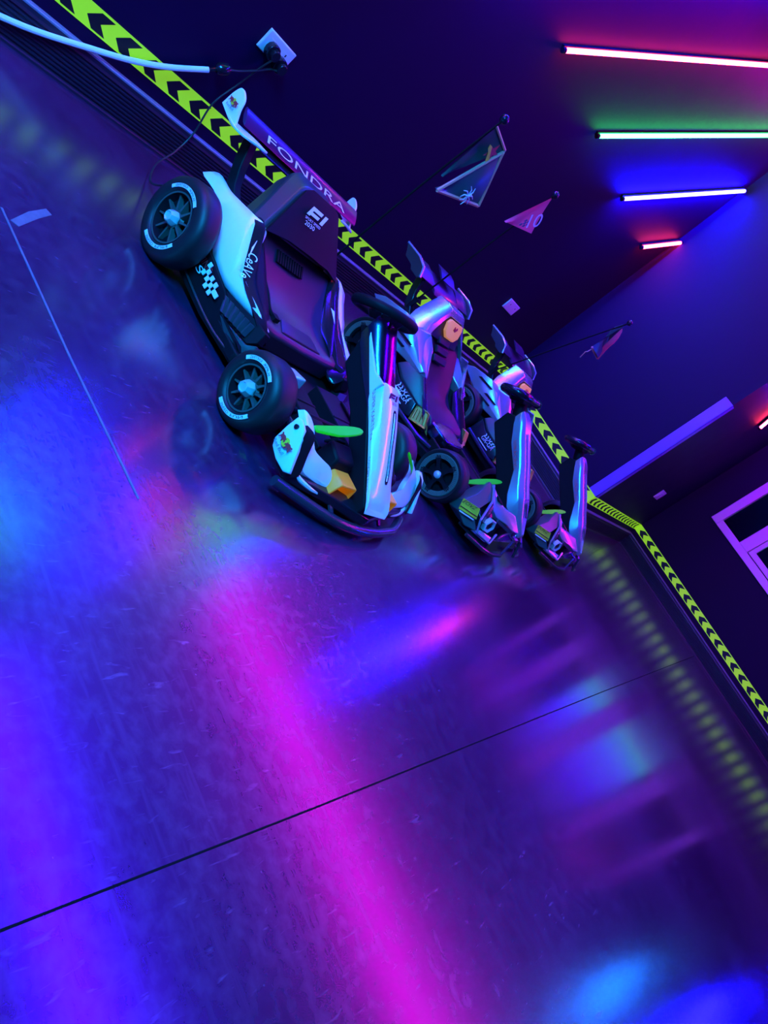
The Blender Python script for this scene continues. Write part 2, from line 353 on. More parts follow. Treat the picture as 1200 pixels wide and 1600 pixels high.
# ------------------------------------------------------------------ shared kart pieces (kart space: nose towards -y, x to the driver's left)
def wheel(parent, side, x_out, y, r, w_, style, rim_r, dark=False):
    """side -1/+1; x_out = lateral position of the outer face"""
    s = side; z = r
    xo, xi = s*x_out, s*(x_out-w_)
    def X(t): return xo-s*t
    tyre = MB().lathe([(X(0.012), rim_r), (X(0.004), rim_r+0.008), (X(0.0), rim_r+0.02), (X(0.004), r-0.03), (X(0.02), r-0.008), (X(0.045), r), (X(w_-0.045), r), (X(w_-0.02), r-0.008), (X(w_), r-0.035), (X(w_), rim_r*0.9)], y, z, 48, cap=False).build('wheel', 'tyre', parent, ang=50)
    if style == 'f1':
        mb = MB().lathe([(X(0.012), rim_r+0.001), (X(0.012), rim_r-0.010), (X(0.05), rim_r-0.022), (X(0.05), rim_r-0.03), (X(0.075), 0.03), (X(0.075), 0.0005)], y, z, 40, cap=False)
        mb.build('rim', 'black', tyre, ang=40); mb = MB()
        for i in range(10):
            a = i*math.pi/5+0.2; c, d = math.cos(a), math.sin(a); cw, dw = -d*0.007, c*0.007
            ri, ro = 0.035, rim_r-0.014
            pts = [(X(0.028), y+c*ri+cw, z+d*ri+dw), (X(0.028), y+c*ro+cw*.6, z+d*ro+dw*.6), (X(0.028), y+c*ro-cw*.6, z+d*ro-dw*.6), (X(0.028), y+c*ri-cw, z+d*ri-dw)]
            mb.plate(pts, (-s*0.045, 0, 0))
        mb.lathe([(X(0.028), 0.045), (X(0.028), 0.030), (X(0.06), 0.030)], y, z, 24, cap=False)
        mb.arc(X(0.010), y, z, rim_r-0.012, rim_r-0.004, 0, 2*math.pi, -s*0.003, 48)
        mb.build('spokes', 'rim', tyre, ang=40)
        MB().lathe([(X(0.06), 0.036), (X(0.02), 0.040), (X(0.008), 0.036), (X(-0.012), 0.027), (X(-0.014), 0.022), (X(-0.008), 0.018), (X(-0.008), 0.0005)], y, z, 8).build('hub_nut', 'chrome', tyre, ang=20)
        r0, r1 = rim_r+0.012, rim_r+0.030
        for a0, a1, words in ((0.55, 2.1, ('SUPER', 'KARTING')), (3.5, 5.05, ('SPEED', 'FUN'))):
            band = MB(); let = MB(); band.arc(X(-0.001), y, z, r0, r1, a0, a1, -s*0.004)
            d0 = a0+0.42; 
            for i, wd in enumerate(words):
                b0 = a0+(0.2 if i == 0 else 0.82); b1 = b0+(0.5 if i == 0 else 0.55)
                if s < 0: let.arctext(wd, X(-0.0022), y, z, r0+0.003, r1-0.003, a1+a0-b0, a1+a0-b1)
                else: let.arctext(wd, X(-0.0022), y, z, r0+0.003, r1-0.003, b0, b1)
            bo = band.build('sidewall_band', 'letter', tyre, flat=True); let.build('sidewall_lettering', 'black_print', tyre, flat=True)
    else:
        MB().lathe([(X(0.012), rim_r+0.001), (X(0.004), rim_r-0.004), (X(0.008), rim_r-0.034), (X(0.03), rim_r-0.04)], y, z, 48, cap=False).build('rim_ring', 'rim2', tyre, ang=25)
        MB().lathe([(X(0.012), rim_r-0.0345), (X(0.03), rim_r-0.046), (X(0.05), rim_r-0.046), (X(0.05), 0.0005)], y, z, 48, cap=False).build('rim', 'black', tyre, ang=25)
        mb = MB()
        for i in range(5):
            a = i*2*math.pi/5+0.63; c, d = math.cos(a), math.sin(a)
            pr = [(0.03, 0.02), (0.06, 0.012), (0.085, 0.013), (rim_r-0.034, 0.020), (rim_r-0.012, 0.012), (rim_r-0.016, 0), ]
            pr = pr+[(p[0], -p[1]) for p in pr[-2::-1]]
            mb.plate([(X(0.004), y+c*u-d*v_, z+d*u+c*v_) for u, v_ in pr], (-s*0.03, 0, 0))
        mb.lathe([(X(0.0), 0.03), (X(0.0), 0.04), (X(0.03), 0.044)], y, z, 24)
        mb.build('spokes', 'black', tyre, ang=30)
        tk = MB()
        for i in range(72):
            a = i*2*math.pi/72; c, d = math.cos(a), math.sin(a); cw, dw = -d*0.0016, c*0.0016; ri, ro = rim_r-0.032, rim_r-0.006
            tk.plate([(X(0.004), y+c*ri+cw, z+d*ri+dw), (X(0.001), y+c*ro+cw, z+d*ro+dw), (X(0.001), y+c*ro-cw, z+d*ro-dw), (X(0.004), y+c*ri-cw, z+d*ri-dw)], (-s*0.004, 0, 0))
        tk.build('rim_ribs', 'rim', tyre, flat=True)
        MB().lathe([(X(0.02), 0.028), (X(-0.006), 0.026), (X(-0.016), 0.018), (X(-0.02), 0.006), (X(-0.02), 0.0005)], y, z, 24).build('hub_cap', 'chrome', tyre, ang=50)
    return tyre
def bulls(parent, o, u, v, s):
    """small printed emblem: two dark red bulls charging at a yellow disc, a line of print below"""
    o, u, v = Vector(o), Vector(u).normalized(), Vector(v).normalized(); n = u.cross(v)
    def P(a, b2, k): return tuple(o+u*(a*s)+v*(b2*s)+n*k)
    n_ = 20
    MB().loft([[P(0.42*math.cos(t*2*math.pi/n_), 0.12+0.42*math.sin(t*2*math.pi/n_), k) for t in range(n_)] for k in (0.0008, 0.0016)]).build('emblem_disc', 'yellowprint', parent, flat=True)
    bull = [(0.10, -0.10), (0.06, 0.06), (0.16, 0.20), (0.12, 0.34), (0.26, 0.30), (0.46, 0.40), (0.72, 0.34), (0.92, 0.42), (0.98, 0.30), (0.86, 0.22), (0.88, -0.02), (0.98, -0.22), (0.84, -0.16), (0.74, 0.0), (0.52, -0.02), (0.40, -0.24), (0.30, -0.20), (0.34, -0.02), (0.24, 0.02)]
    mb = MB()
    for k in (1, -1): mb.loft([[P(k*a, b2, h) for a, b2 in bull] for h in (0.0018, 0.0026)])
    mb.build('emblem_bulls', 'redprint', parent, flat=True)
    MB().text('Red Bull', P(-0.85, -0.72, 0.0016), u, v, 1.7*s, 0.30*s).build('emblem_print', 'teal', parent, flat=True)
def smooth_line(pts, n=6):
    P = [Vector(p) for p in pts]; out = []
    for i in range(len(P)-1):
        a, b_, c, d = P[max(i-1, 0)], P[i], P[i+1], P[min(i+2, len(P)-1)]
        for k in range(n):
            t = k/n; out.append(0.5*((2*b_)+(c-a)*t+(2*a-5*b_+4*c-d)*t*t+(3*b_-a-3*c+d)*t**3))
    out.append(P[-1]); return out

# ================================================================== first kart: white formula kart
K1 = thing('ride_on_kart', 'white formula-style ride-on kart nearest the camera with lettered tyres and F1 print', 'kart', (3.20, -1.85, 0), math.radians(-2.4), 'ride-on karts parked in a row')
for s in (-1, 1):
    wheel(K1, s, 0.665, -0.535, 0.180, 0.170, 'f1', 0.112)
    wheel(K1, s, 0.675 if s < 0 else 0.55, 0.505, 0.220, 0.150, 'f1', 0.135)
# floor tray and main frame
MB().loft([[(-a, y, z) for y, a, z in ()] or [(-0.44, 0.62, 0.075), (0.44, 0.62, 0.075), (0.44, 0.62, 0.16), (-0.44, 0.62, 0.16)], [(-0.50, 0.30, 0.06), (0.50, 0.30, 0.06), (0.50, 0.30, 0.13), (-0.50, 0.30, 0.13)], [(-0.47, -0.20, 0.06), (0.47, -0.20, 0.06), (0.47, -0.20, 0.12), (-0.47, -0.20, 0.12)],
           [(-0.30, -0.34, 0.06), (0.30, -0.34, 0.06), (0.30, -0.34, 0.12), (-0.30, -0.34, 0.12)], [(-0.30, -0.98, 0.06), (0.30, -0.98, 0.06), (0.30, -0.98, 0.11), (-0.30, -0.98, 0.11)]]).build('floor_tray', 'black', K1, bevel=0.01)
ax = MB()
ax.tube([(-0.60, 0.515, 0.22), (0.60, 0.515, 0.22)], 0.022).tube([(-0.58, -0.535, 0.18), (0.58, -0.535, 0.18)], 0.016)
ax.build('axle', 'black', K1)
for s in (-1, 1):
    a = MB()
    a.tube([(s*0.20, -0.36, 0.16), (s*0.46, -0.50, 0.17)], 0.022).tube([(s*0.20, -0.80, 0.16), (s*0.46, -0.57, 0.17)], 0.020)
    a.tube([(s*0.46, -0.57, 0.19), (s*0.42, -0.78, 0.20)], 0.018)
    a.build('suspension_arm', 'tubemetal', K1)
# side sills, pods and printed panels
for s in (-1, 1):
    sill = MB(s).panel([(0.50, 0.60, 0.05), (0.505, 0.50, 0.245), (0.497, 0.30, 0.240), (0.490, 0.10, 0.215), (0.485, 0.00, 0.15), (0.47, -0.16, 0.145), (0.43, -0.21, 0.11), (0.46, -0.20, 0.055), (0.50, 0.10, 0.045)], (1, 0, 0.15), 0.10, 0.03, 0.006).build('side_sill', 'black', K1, bevel=0.006)
    MB(s).tube(smooth_line([(0.513, 0.49, 0.10), (0.505, 0.20, 0.075), (0.49, -0.02, 0.07), (0.455, -0.19, 0.085)]), 0.006, 8).build('sill_trim', 'teal', sill)
    pod = MB(s).panel(smooth_line([(0.445, 0.84, 0.385), (0.425, 0.77, 0.455), (0.42, 0.63, 0.462), (0.405, 0.54, 0.478), (0.375, 0.44, 0.497), (0.345, 0.385, 0.50), (0.385, 0.29, 0.42), (0.42, 0.21, 0.350), (0.425, 0.165, 0.30), (0.40, 0.09, 0.285), (0.365, -0.11, 0.272), (0.40, -0.07, 0.255), (0.455, 0.115, 0.222), (0.465, 0.22, 0.215), (0.462, 0.325, 0.222), (0.46, 0.43, 0.27), (0.455, 0.55, 0.345), (0.45, 0.68, 0.40), (0.445, 0.84, 0.385)], 4)[:-1], (1, -0.1, 0.35), 0.05, 0.06, 0.030 if s < 0 else 0.055).build('side_pod', 'white', K1, ang=60)
    if s > 0: pod.location.x = 0.03*S
    pan = MB(s).panel([(0.345, 0.395, 0.495), (0.385, 0.295, 0.418), (0.42, 0.21, 0.345), (0.425, 0.165, 0.295), (0.40, 0.09, 0.282), (0.36, -0.115, 0.272), (0.325, -0.06, 0.262), (0.325, 0.18, 0.35), (0.325, 0.36, 0.455)], (0.75, -0.35, 0.6), 0.03, 0.015, 0.003).build('printed_side_panel', 'gloss', K1)
    if s < 0:
        o = Vector((-0.372, 0.27, 0.38)); u = Vector((-0.05, -0.11, -0.082)).normalized(); nrm = Vector((-0.75, -0.35, 0.6)).normalized(); v = nrm.cross(u)
        MB().text('CeAVe', o+nrm*0.034-v*0.012, u, v, 0.15, 0.05, 0.3).build('side_lettering', 'letter', pan, flat=True)
        MB().text('SPORT', o+nrm*0.036+u*0.07-v*0.034, u, v, 0.07, 0.014).build('small_lettering', 'letter', pan, flat=True)
        u2 = Vector((0.04, -0.2, -0.02)).normalized()
        MB().plate([(-0.430, 0.13, 0.292), (-0.425, 0.12, 0.308), (-0.392, -0.03, 0.283), (-0.394, -0.03, 0.277)], (-0.004, 0, 0.004)).build('side_stripe', 'letter', pan, flat=True)
        MB().plate([(-0.394, -0.03, 0.284), (-0.394, -0.03, 0.276), (-0.366, -0.10, 0.272), (-0.366, -0.10, 0.277)], (-0.004, 0, 0.004)).build('pink_stripe', 'redprint', pan, flat=True)
        MB().plate([(-0.345, 0.315, 0.432), (-0.35, 0.325, 0.432), (-0.338, 0.345, 0.452), (-0.33, 0.335, 0.448)], (-0.012, -0.005, 0.008)).build('red_flash', 'redprint', pan, flat=True)
    gr = MB(s).panel([(0.463, 0.125, 0.218), (0.405, -0.105, 0.263), (0.385, -0.165, 0.262), (0.40, -0.185, 0.205), (0.42, -0.16, 0.165), (0.485, 0.035, 0.14)], (1, -0.15, 0.2), 0.05, 0.0, 0.004).build('side_vent', 'black', K1, bevel=0.006)
    sl = MB(s)
    for i in range(6):
        t = (i+0.6)/6.4; a = Vector((0.466, 0.105, 0.205)).lerp(Vector((0.41, -0.135, 0.245)), t); b_ = Vector((0.486, 0.035, 0.155)).lerp(Vector((0.43, -0.15, 0.185)), t)
        sl.plate([a, b_, b_+Vector((0.022, 0.012, 0)), a+Vector((0.022, 0.012, 0))], (0, -0.010, 0))
    sl.build('vent_slat', 'teal', gr, flat=True, kind=None)
    MB(s).panel([(0.485, 0.03, 0.138), (0.42, -0.165, 0.163), (0.405, -0.20, 0.20), (0.385, -0.23, 0.165), (0.415, -0.215, 0.115), (0.475, -0.10, 0.10)], (1, -0.3, 0.3), 0.05, 0.01, 0.004).build('sill_step', 'teal', K1, bevel=0.006)
# prints on the left sill
sp = MB(); u = Vector((0, -1, 0)); v = Vector((0.04, 0, 1)).normalized()
sp2 = MB().text('RACING', (-0.517, 0.425, 0.186), (0.0, -0.19, 0.002), (0.05, 0, 1), 0.19, 0.036, 0.2); sill_l = [o for o in K1.children if o.name.startswith('side_sill')][0]
sp2.build('red_lettering', 'redprint', sill_l, flat=True)
MB().text('series', (-0.517, 0.415, 0.156), (0, -0.19, 0.0), (0.05, 0, 1), 0.085, 0.018, 0.2).text('S', (-0.517, 0.325, 0.145), (0, -0.19, 0), (0.05, 0, 1), 0.05, 0.036, 0.4).build('white_lettering', 'letter', sill_l, flat=True)
ck = MB(); q = 0.024
for i, j in ((0, 3), (1, 2), (0, 1), (2, 1), (3, 2), (4, 1), (5, 2), (5, 0), (7, 1), (6, 1.0), (3, 0)):
    y0 = 0.275-i*q*0.97; z0 = 0.140+j*q*0.98
    ck.plate([(-0.515, y0, z0), (-0.513, y0-q, z0), (-0.511, y0-q, z0+q), (-0.513, y0, z0+q)], (-0.004, 0, 0))
ck.build('checker_print', 'letter', sill_l, flat=True)
# seat
seat = MB().loft([[(x, y, z) for x in (-0.325, -0.2, 0, 0.2, 0.325) for y, z in ()] or
    [(-0.325, y, z) for y, z in ((0.47, 0.46), (0.435, 0.485), (0.30, 0.395), (0.17, 0.315), (0.09, 0.292), (-0.055, 0.258), (-0.07, 0.235), (-0.06, 0.13), (0.47, 0.13))],
    [(-0.22, y, z) for y, z in ((0.50, 0.46), (0.455, 0.485), (0.31, 0.375), (0.18, 0.292), (0.10, 0.268), (-0.055, 0.250), (-0.075, 0.232), (-0.062, 0.13), (0.47, 0.13))],
    [(0, y, z) for y, z in ((0.50, 0.46), (0.46, 0.482), (0.32, 0.365), (0.19, 0.282), (0.11, 0.262), (-0.055, 0.247), (-0.078, 0.230), (-0.064, 0.13), (0.47, 0.13))],
    [(0.22, y, z) for y, z in ((0.50, 0.46), (0.455, 0.485), (0.31, 0.375), (0.18, 0.292), (0.10, 0.268), (-0.055, 0.250), (-0.075, 0.232), (-0.062, 0.13), (0.47, 0.13))],
    [(0.325, y, z) for y, z in ((0.47, 0.46), (0.435, 0.485), (0.30, 0.395), (0.17, 0.315), (0.09, 0.292), (-0.055, 0.258), (-0.07, 0.235), (-0.06, 0.13), (0.47, 0.13))]]).build('seat', 'seat', K1, bevel=0.012, seg=3, ang=45)
vn = MB()
for i in range(11):
    x = -0.155+i*0.021; vn.plate([(x, 0.400, 0.438), (x+0.012, 0.400, 0.438), (x+0.012, 0.345, 0.398), (x, 0.345, 0.398)], (0, -0.008, 0.010))
vn.build('seat_vent', 'black', seat, flat=True)
MB().panel([(-0.13, 0.06, 0.268), (0.13, 0.06, 0.268), (0.17, -0.04, 0.255), (-0.17, -0.04, 0.255)], (0, -0.1, 1), 0.006, 0.012, 0.004).build('seat_pad', 'seat', seat)
bk = MB().tube(smooth_line([(-0.31, 0.19, 0.36), (-0.275, 0.12, 0.325), (-0.25, 0.06, 0.285), (-0.225, 0.03, 0.272)]), 0.011, 8); bk.box(-0.235, -0.195, 0.0, 0.045, 0.262, 0.285)
bk.build('seat_belt', 'black', seat)
for s in (-1, 1):       # black inner walls of the cockpit
    rim = MB(s).panel(smooth_line([(0.325, 0.46, 0.50), (0.345, 0.385, 0.505), (0.365, 0.28, 0.425), (0.395, 0.12, 0.33), (0.375, -0.11, 0.28), (0.31, -0.15, 0.20), (0.285, -0.09, 0.19), (0.275, -0.02, 0.262), (0.27, 0.08, 0.285), (0.265, 0.16, 0.30), (0.28, 0.28, 0.37), (0.30, 0.40, 0.46), (0.325, 0.46, 0.50)], 4)[:-1], (-1, -0.2, 0.5), 0.05, 0.02, 0.006).build('cockpit_side', 'gloss' if s > 0 else 'black', K1, ang=50)
    if s > 0: MB().plate([(0.300, 0.275, 0.385), (0.345, 0.245, 0.385), (0.355, 0.165, 0.335), (0.312, 0.19, 0.335)], (-0.010, -0.004, 0.014)).build('white_sticker', 'letter', rim, flat=True)
# head rest / engine cover
hr = MB().loft([[(-0.335, 0.40, 0.475), (-0.19, 0.385, 0.51), (0, 0.375, 0.515), (0.19, 0.385, 0.51), (0.335, 0.40, 0.475), (0.16, 0.578, 0.722), (0.11, 0.595, 0.745), (-0.11, 0.595, 0.745), (-0.16, 0.578, 0.722)],
                [(-0.345, 0.50, 0.475), (-0.19, 0.50, 0.475), (0, 0.50, 0.475), (0.19, 0.50, 0.475), (0.345, 0.50, 0.475), (0.165, 0.70, 0.725), (0.115, 0.72, 0.748), (-0.115, 0.72, 0.748), (-0.165, 0.70, 0.725)],
                [(-0.30, 0.62, 0.40), (-0.19, 0.62, 0.40), (0, 0.62, 0.40), (0.19, 0.62, 0.40), (0.30, 0.62, 0.40), (0.15, 0.76, 0.62), (0.10, 0.77, 0.64), (-0.10, 0.77, 0.64), (-0.15, 0.76, 0.62)]]).build('head_rest', 'teal', K1, bevel=0.014, seg=3)
fp = MB().panel([(-0.320, 0.383, 0.489), (-0.18, 0.368, 0.521), (0, 0.358, 0.527), (0.18, 0.368, 0.521), (0.320, 0.383, 0.489), (0.150, 0.561, 0.731), (0.105, 0.577, 0.751), (-0.105, 0.577, 0.751), (-0.150, 0.561, 0.731)], (0, -0.78, 0.62), 0.015, 0.025, 0.003).build('head_rest_panel', 'black', hr)
fp.location = Vector((0, -0.78, 0.62)).normalized()*0.008*S
un = Vector((0, -0.78, 0.62)).normalized(); uv_ = Vector((0, 0.62, 0.78)).normalized()
def on_panel(x, t): return Vector((x-0.10, 0.40, 0.50))+uv_*(t+0.02)+un*0.044
f1 = MB()
def poly(pts): f1.loft([[tuple(on_panel(x, t)+un*k) for x, t in pts] for k in (0, 0.002)])
poly([(-0.03, 0.150), (0.005, 0.205), (0.095, 0.205), (0.085, 0.186), (0.015, 0.186), (0.008, 0.175), (0.075, 0.175), (0.066, 0.158), (0.0, 0.158), (-0.006, 0.150)])
poly([(0.085, 0.150), (0.115, 0.205), (0.14, 0.205), (0.11, 0.150)])
f1.text('SPORT SPEED', on_panel(-0.03, 0.127), (1, 0, 0), uv_, 0.135, 0.013).text('2030', on_panel(-0.02, 0.098), (1, 0, 0), uv_, 0.085, 0.022).build('head_rest_lettering', 'letter', fp, flat=True)
# rear wing
def profile_plate(mb, prof, x0, x1): return mb.prism(prof, x0, x1)
WX = 0.02
wing = MB().loft([[(x+WX, y-dy, z) for y, z in ((0.868, 0.772), (0.855, 0.770), (0.825, 0.750), (0.795, 0.722), (0.79, 0.710), (0.815, 0.715), (0.845, 0.735), (0.868, 0.760))] for x, dy in ((-0.52, 0.0), (-0.2, 0.0), (0.2, 0.0), (0.52, 0.0))]).build('rear_wing', 'wingdark', K1, ang=40)
MB().loft([[(x+WX, y, z) for y, z in ((0.83, 0.705), (0.80, 0.690), (0.765, 0.677), (0.768, 0.669), (0.81, 0.678), (0.83, 0.693))] for x in (-0.36, 0.36)]).build('wing_flap', 'gloss', wing, ang=40)
wu = Vector((0, 0.035, 0.030)).normalized(); wn_ = Vector((0, -0.030, 0.035)).normalized()
MB().text('FONDRA', Vector((-0.33, 0.797, 0.7245))+wn_*0.003, (1, 0, 0), wu, 0.74, 0.040).build('wing_lettering', 'letter', wing, flat=True)
for s in (-1, 1):
    out = smooth_line([(0.545, 0.96, 0.685), (0.54, 0.958, 0.76), (0.535, 0.945, 0.803), (0.533, 0.915, 0.806), (0.533, 0.872, 0.785), (0.535, 0.845, 0.74), (0.537, 0.80, 0.69), (0.54, 0.782, 0.672), (0.545, 0.82, 0.668), (0.545, 0.96, 0.685)], 4)[:-1]
    ep = MB(s).plate(out, (-0.014, 0, 0)).build('wing_end_plate', 'white', K1, bevel=0.004)
    MB(s).plate(smooth_line([(0.545, 0.86, 0.672), (0.545, 0.782, 0.670), (0.50, 0.735, 0.676), (0.43, 0.72, 0.690), (0.35, 0.715, 0.694), (0.42, 0.775, 0.690), (0.50, 0.83, 0.676), (0.545, 0.86, 0.672)], 3)[:-1], (0, 0, 0.012)).build('curled_foot', 'white', ep, bevel=0.003)
    if s < 0: bulls(ep, (-0.550, 0.895, 0.735), (0, -0.98, 0.1), (0, 0.1, 0.98), 0.042)
    st = MB(s).loft([[(x, y, z) for y, z in ((0.86, 0.70), (0.80, 0.690), (0.775, 0.65), (0.72, 0.56), (0.66, 0.49), (0.58, 0.45), (0.60, 0.40), (0.72, 0.46), (0.80, 0.56), (0.85, 0.65))] for x in (0.355, 0.405)]).build('wing_strut', 'black', K1, bevel=0.006)
# steering column cowl, nose, wheel
def ring6(y, zt, ht, zb, hb, zc=None):
    return [(-hb, y, zb), (-ht, y, zt-0.012), (-ht*0.6, y, zt), (ht*0.6, y, zt), (ht, y, zt-0.012), (hb, y, zb)]
cw_ = []
for y, zt, hw, dp in ((-0.30, 0.752, 0.100, 0.16), (-0.345, 0.728, 0.101, 0.17), (-0.46, 0.652, 0.098, 0.15), (-0.64, 0.540, 0.090, 0.11)):
    cw_.append([(math.copysign(abs(math.cos(a))**0.75, math.cos(a))*hw, y+0.03*math.sin(a), zt-dp+dp*abs(math.sin(a))**0.75) for a in [math.pi*i/16 for i in range(17)]])
MB().loft(cw_).build('steering_column_cowl', 'cowl', K1, ang=60)
MB().prism([(-0.30, 0.60), (-0.34, 0.610), (-0.60, 0.462), (-1.055, 0.18), (-1.055, 0.12), (-0.98, 0.10), (-0.60, 0.34), (-0.36, 0.44)], -0.088, 0.088).build('nose_core', 'black', K1, bevel=0.008)
nose = MB().loft([[(-0.102, y, zb), (-0.102, y+0.012, zb+0.03), (-ht, y+0.02, zt-0.008), (-ht*0.7, y+0.022, zt), (ht*0.7, y+0.022, zt), (ht, y+0.02, zt-0.008), (0.102, y+0.012, zb+0.03), (0.102, y, zb)] for y, zt, ht, zb in
                  ((-0.60, 0.560, 0.080, 0.472), (-0.62, 0.558, 0.080, 0.455), (-0.78, 0.452, 0.079, 0.365), (-0.95, 0.325, 0.078, 0.262), (-1.04, 0.248, 0.076, 0.205), (-1.075, 0.212, 0.070, 0.178), (-1.085, 0.190, 0.060, 0.165))]).build('nose', 'white', K1, bevel=0.01, seg=3, ang=40)
for s in (-1, 1):
    MB(s).plate([(0.102, -0.33, 0.635), (0.102, -0.35, 0.612), (0.102, -0.60, 0.472), (0.102, -0.60, 0.535), (0.098, -0.60, 0.558), (0.100, -0.52, 0.555)], (-0.022, 0, 0)).build('nose_side_strip', 'white', K1, bevel=0.005)
nu = Vector((0, -0.43, -0.325)).normalized(); nn = Vector((0, -0.325, 0.43)).normalized()
def on_nose(x, t, lift=0.0): # t along the top of the nose from y=-0.60
    p = [(-0.60+0.022, 0.560), (-0.62+0.022, 0.558), (-0.78+0.022, 0.452), (-0.95+0.022, 0.325), (-1.04+0.022, 0.248)]
    L_ = 0
    for (y0, z0), (y1, z1) in zip(p, p[1:]):
        d = math.hypot(y1-y0, z1-z0)
        if t <= L_+d or (y1, z1) == p[-1]:
            k = (t-L_)/d; return Vector((x, y0+(y1-y0)*k, z0+(z1-z0)*k))+nn*lift
        L_ += d
sl = []
for sgn in (1, -1):
    rows = [(0.12, 0.006), (0.135, 0.0125)]+[(0.155+0.02*i_, 0.0125) for i_ in range(16)]+[(0.47, 0.0125), (0.485, 0.006)]
    for t, hw in (rows if sgn > 0 else rows[::-1]): sl.append((0.034-0.012*(t-0.12)/0.36+sgn*hw, t))
MB().loft([[tuple(on_nose(x, t, k)) for x, t in sl] for k in (-0.006, 0.0035)]).build('nose_slot', 'black', nose, flat=True)
sl2 = [(x-0.004 if x < 0.045 else x-0.010, t) for x, t in sl]
MB().loft([[tuple(on_nose(0.032-0.012*(t-0.12)/0.36+(0.003 if i < 20 else -0.007), min(max(t, 0.135), 0.47), k)) for i, (x, t) in enumerate(sl)] for k in (0.001, 0.0048)]).build('slot_lining', 'white', nose, flat=True)
fn = MB()
def poly2(pts): fn.loft([[tuple(on_nose(x, t, k)) for x, t in pts] for k in (0.001, 0.004)])
poly2([(x-0.020, t) for x, t in [(-0.015, 0.075), (0.002, 0.045), (0.048, 0.045), (0.046, 0.053), (0.010, 0.055), (0.006, 0.060), (0.042, 0.060), (0.038, 0.067), (0.002, 0.067), (-0.004, 0.075)]])
poly2([(x-0.020, t) for x, t in [(0.046, 0.075), (0.058, 0.045), (0.070, 0.045), (0.060, 0.075)]])
fn.text('2030', on_nose(-0.004, 0.098, 0.004), (1, 0, 0), -nu, 0.045, 0.013).build('nose_lettering', 'black_print', nose, flat=True)
sv = Vector((0.02, 0.03, 0.09)).normalized()
def on_side(t): return on_nose(-0.099, t)+Vector((-0.009, -0.01, -0.058))
MB().text('SUPER KARTING', on_side(0.02)+Vector((-0.002, 0, -0.004)), (0.0, -0.17, -0.108), (0.015, 0.02, 0.045), 0.235, 0.024).build('side_print', 'redprint', nose, flat=True)
MB().text('CONCEPT FISION', on_side(0.345)+Vector((-0.004, 0, 0.008)), (0.0, -0.17, -0.120), (0.015, 0.02, 0.045), 0.17, 0.014).build('small_side_print', 'black_print', nose, flat=True)
sw = MB(); cc = Vector((0.0, -0.235, 0.715)); ea = Vector((1, 0, 0)); eb = Vector((0, 0.86, -0.50)).normalized(); en = ea.cross(eb)
sw.tube([tuple(cc+ea*0.172*math.cos(a)+eb*0.150*math.sin(a)) for a in [2*math.pi*i/40 for i in range(40)]], 0.026, 12, loop=True)
st = sw.build('steering_wheel', 'black', K1, ang=60)
hb = MB().loft([[tuple(cc+ea*x*k+eb*y*k-en*h) for x, y in ((-0.10, -0.06), (-0.06, -0.10), (0.06, -0.10), (0.10, -0.06), (0.10, 0.05), (-0.10, 0.05))] for k, h in ((0.7, 0.05), (1, 0.0), (0.8, -0.015))])
for a in (0.15, math.pi-0.15, -math.pi/2): hb.tube([tuple(cc+ea*0.06*math.cos(a)+eb*0.06*math.sin(a)), tuple(cc+ea*0.175*math.cos(a)+eb*0.155*math.sin(a))], 0.02, 8)
hb.build('steering_hub', 'gloss', st, bevel=0.006)
MB().tube([tuple(cc), (0, -0.36, 0.62)], 0.045, 12).build('steering_column', 'black', K1)
# cockpit floor, pedals, step pads
fw_ = MB()
for s in (-1, 1): fw_.box(*sorted((s*0.085, s*0.285)), -0.76, -0.24, 0.11, 0.190).box(*sorted((s*0.265, s*0.29)), -0.77, -0.30, 0.12, 0.205).box(*sorted((s*0.085, s*0.285)), -0.46, -0.445, 0.185, 0.196)
fw_.build('foot_well', 'black', K1, bevel=0.008)
for s in (-1, 1):
    MB(s).panel([(0.13, -0.70, 0.20), (0.20, -0.70, 0.20), (0.20, -0.745, 0.27), (0.13, -0.745, 0.27)], (0, 1, 0.4), 0.012, 0.01, 0.004).build('pedal', 'black', K1, bevel=0.004)
    if s < 0: pd = MB(s).loft([[(0.335, -0.27, 0.19), (0.30, -0.40, 0.20), (0.19, -0.39, 0.20), (0.19, -0.26, 0.19)], [(0.33, -0.29, 0.235), (0.30, -0.40, 0.265), (0.20, -0.385, 0.265), (0.20, -0.28, 0.235)]]).build('step_pad', 'white', K1, bevel=0.01, seg=3)
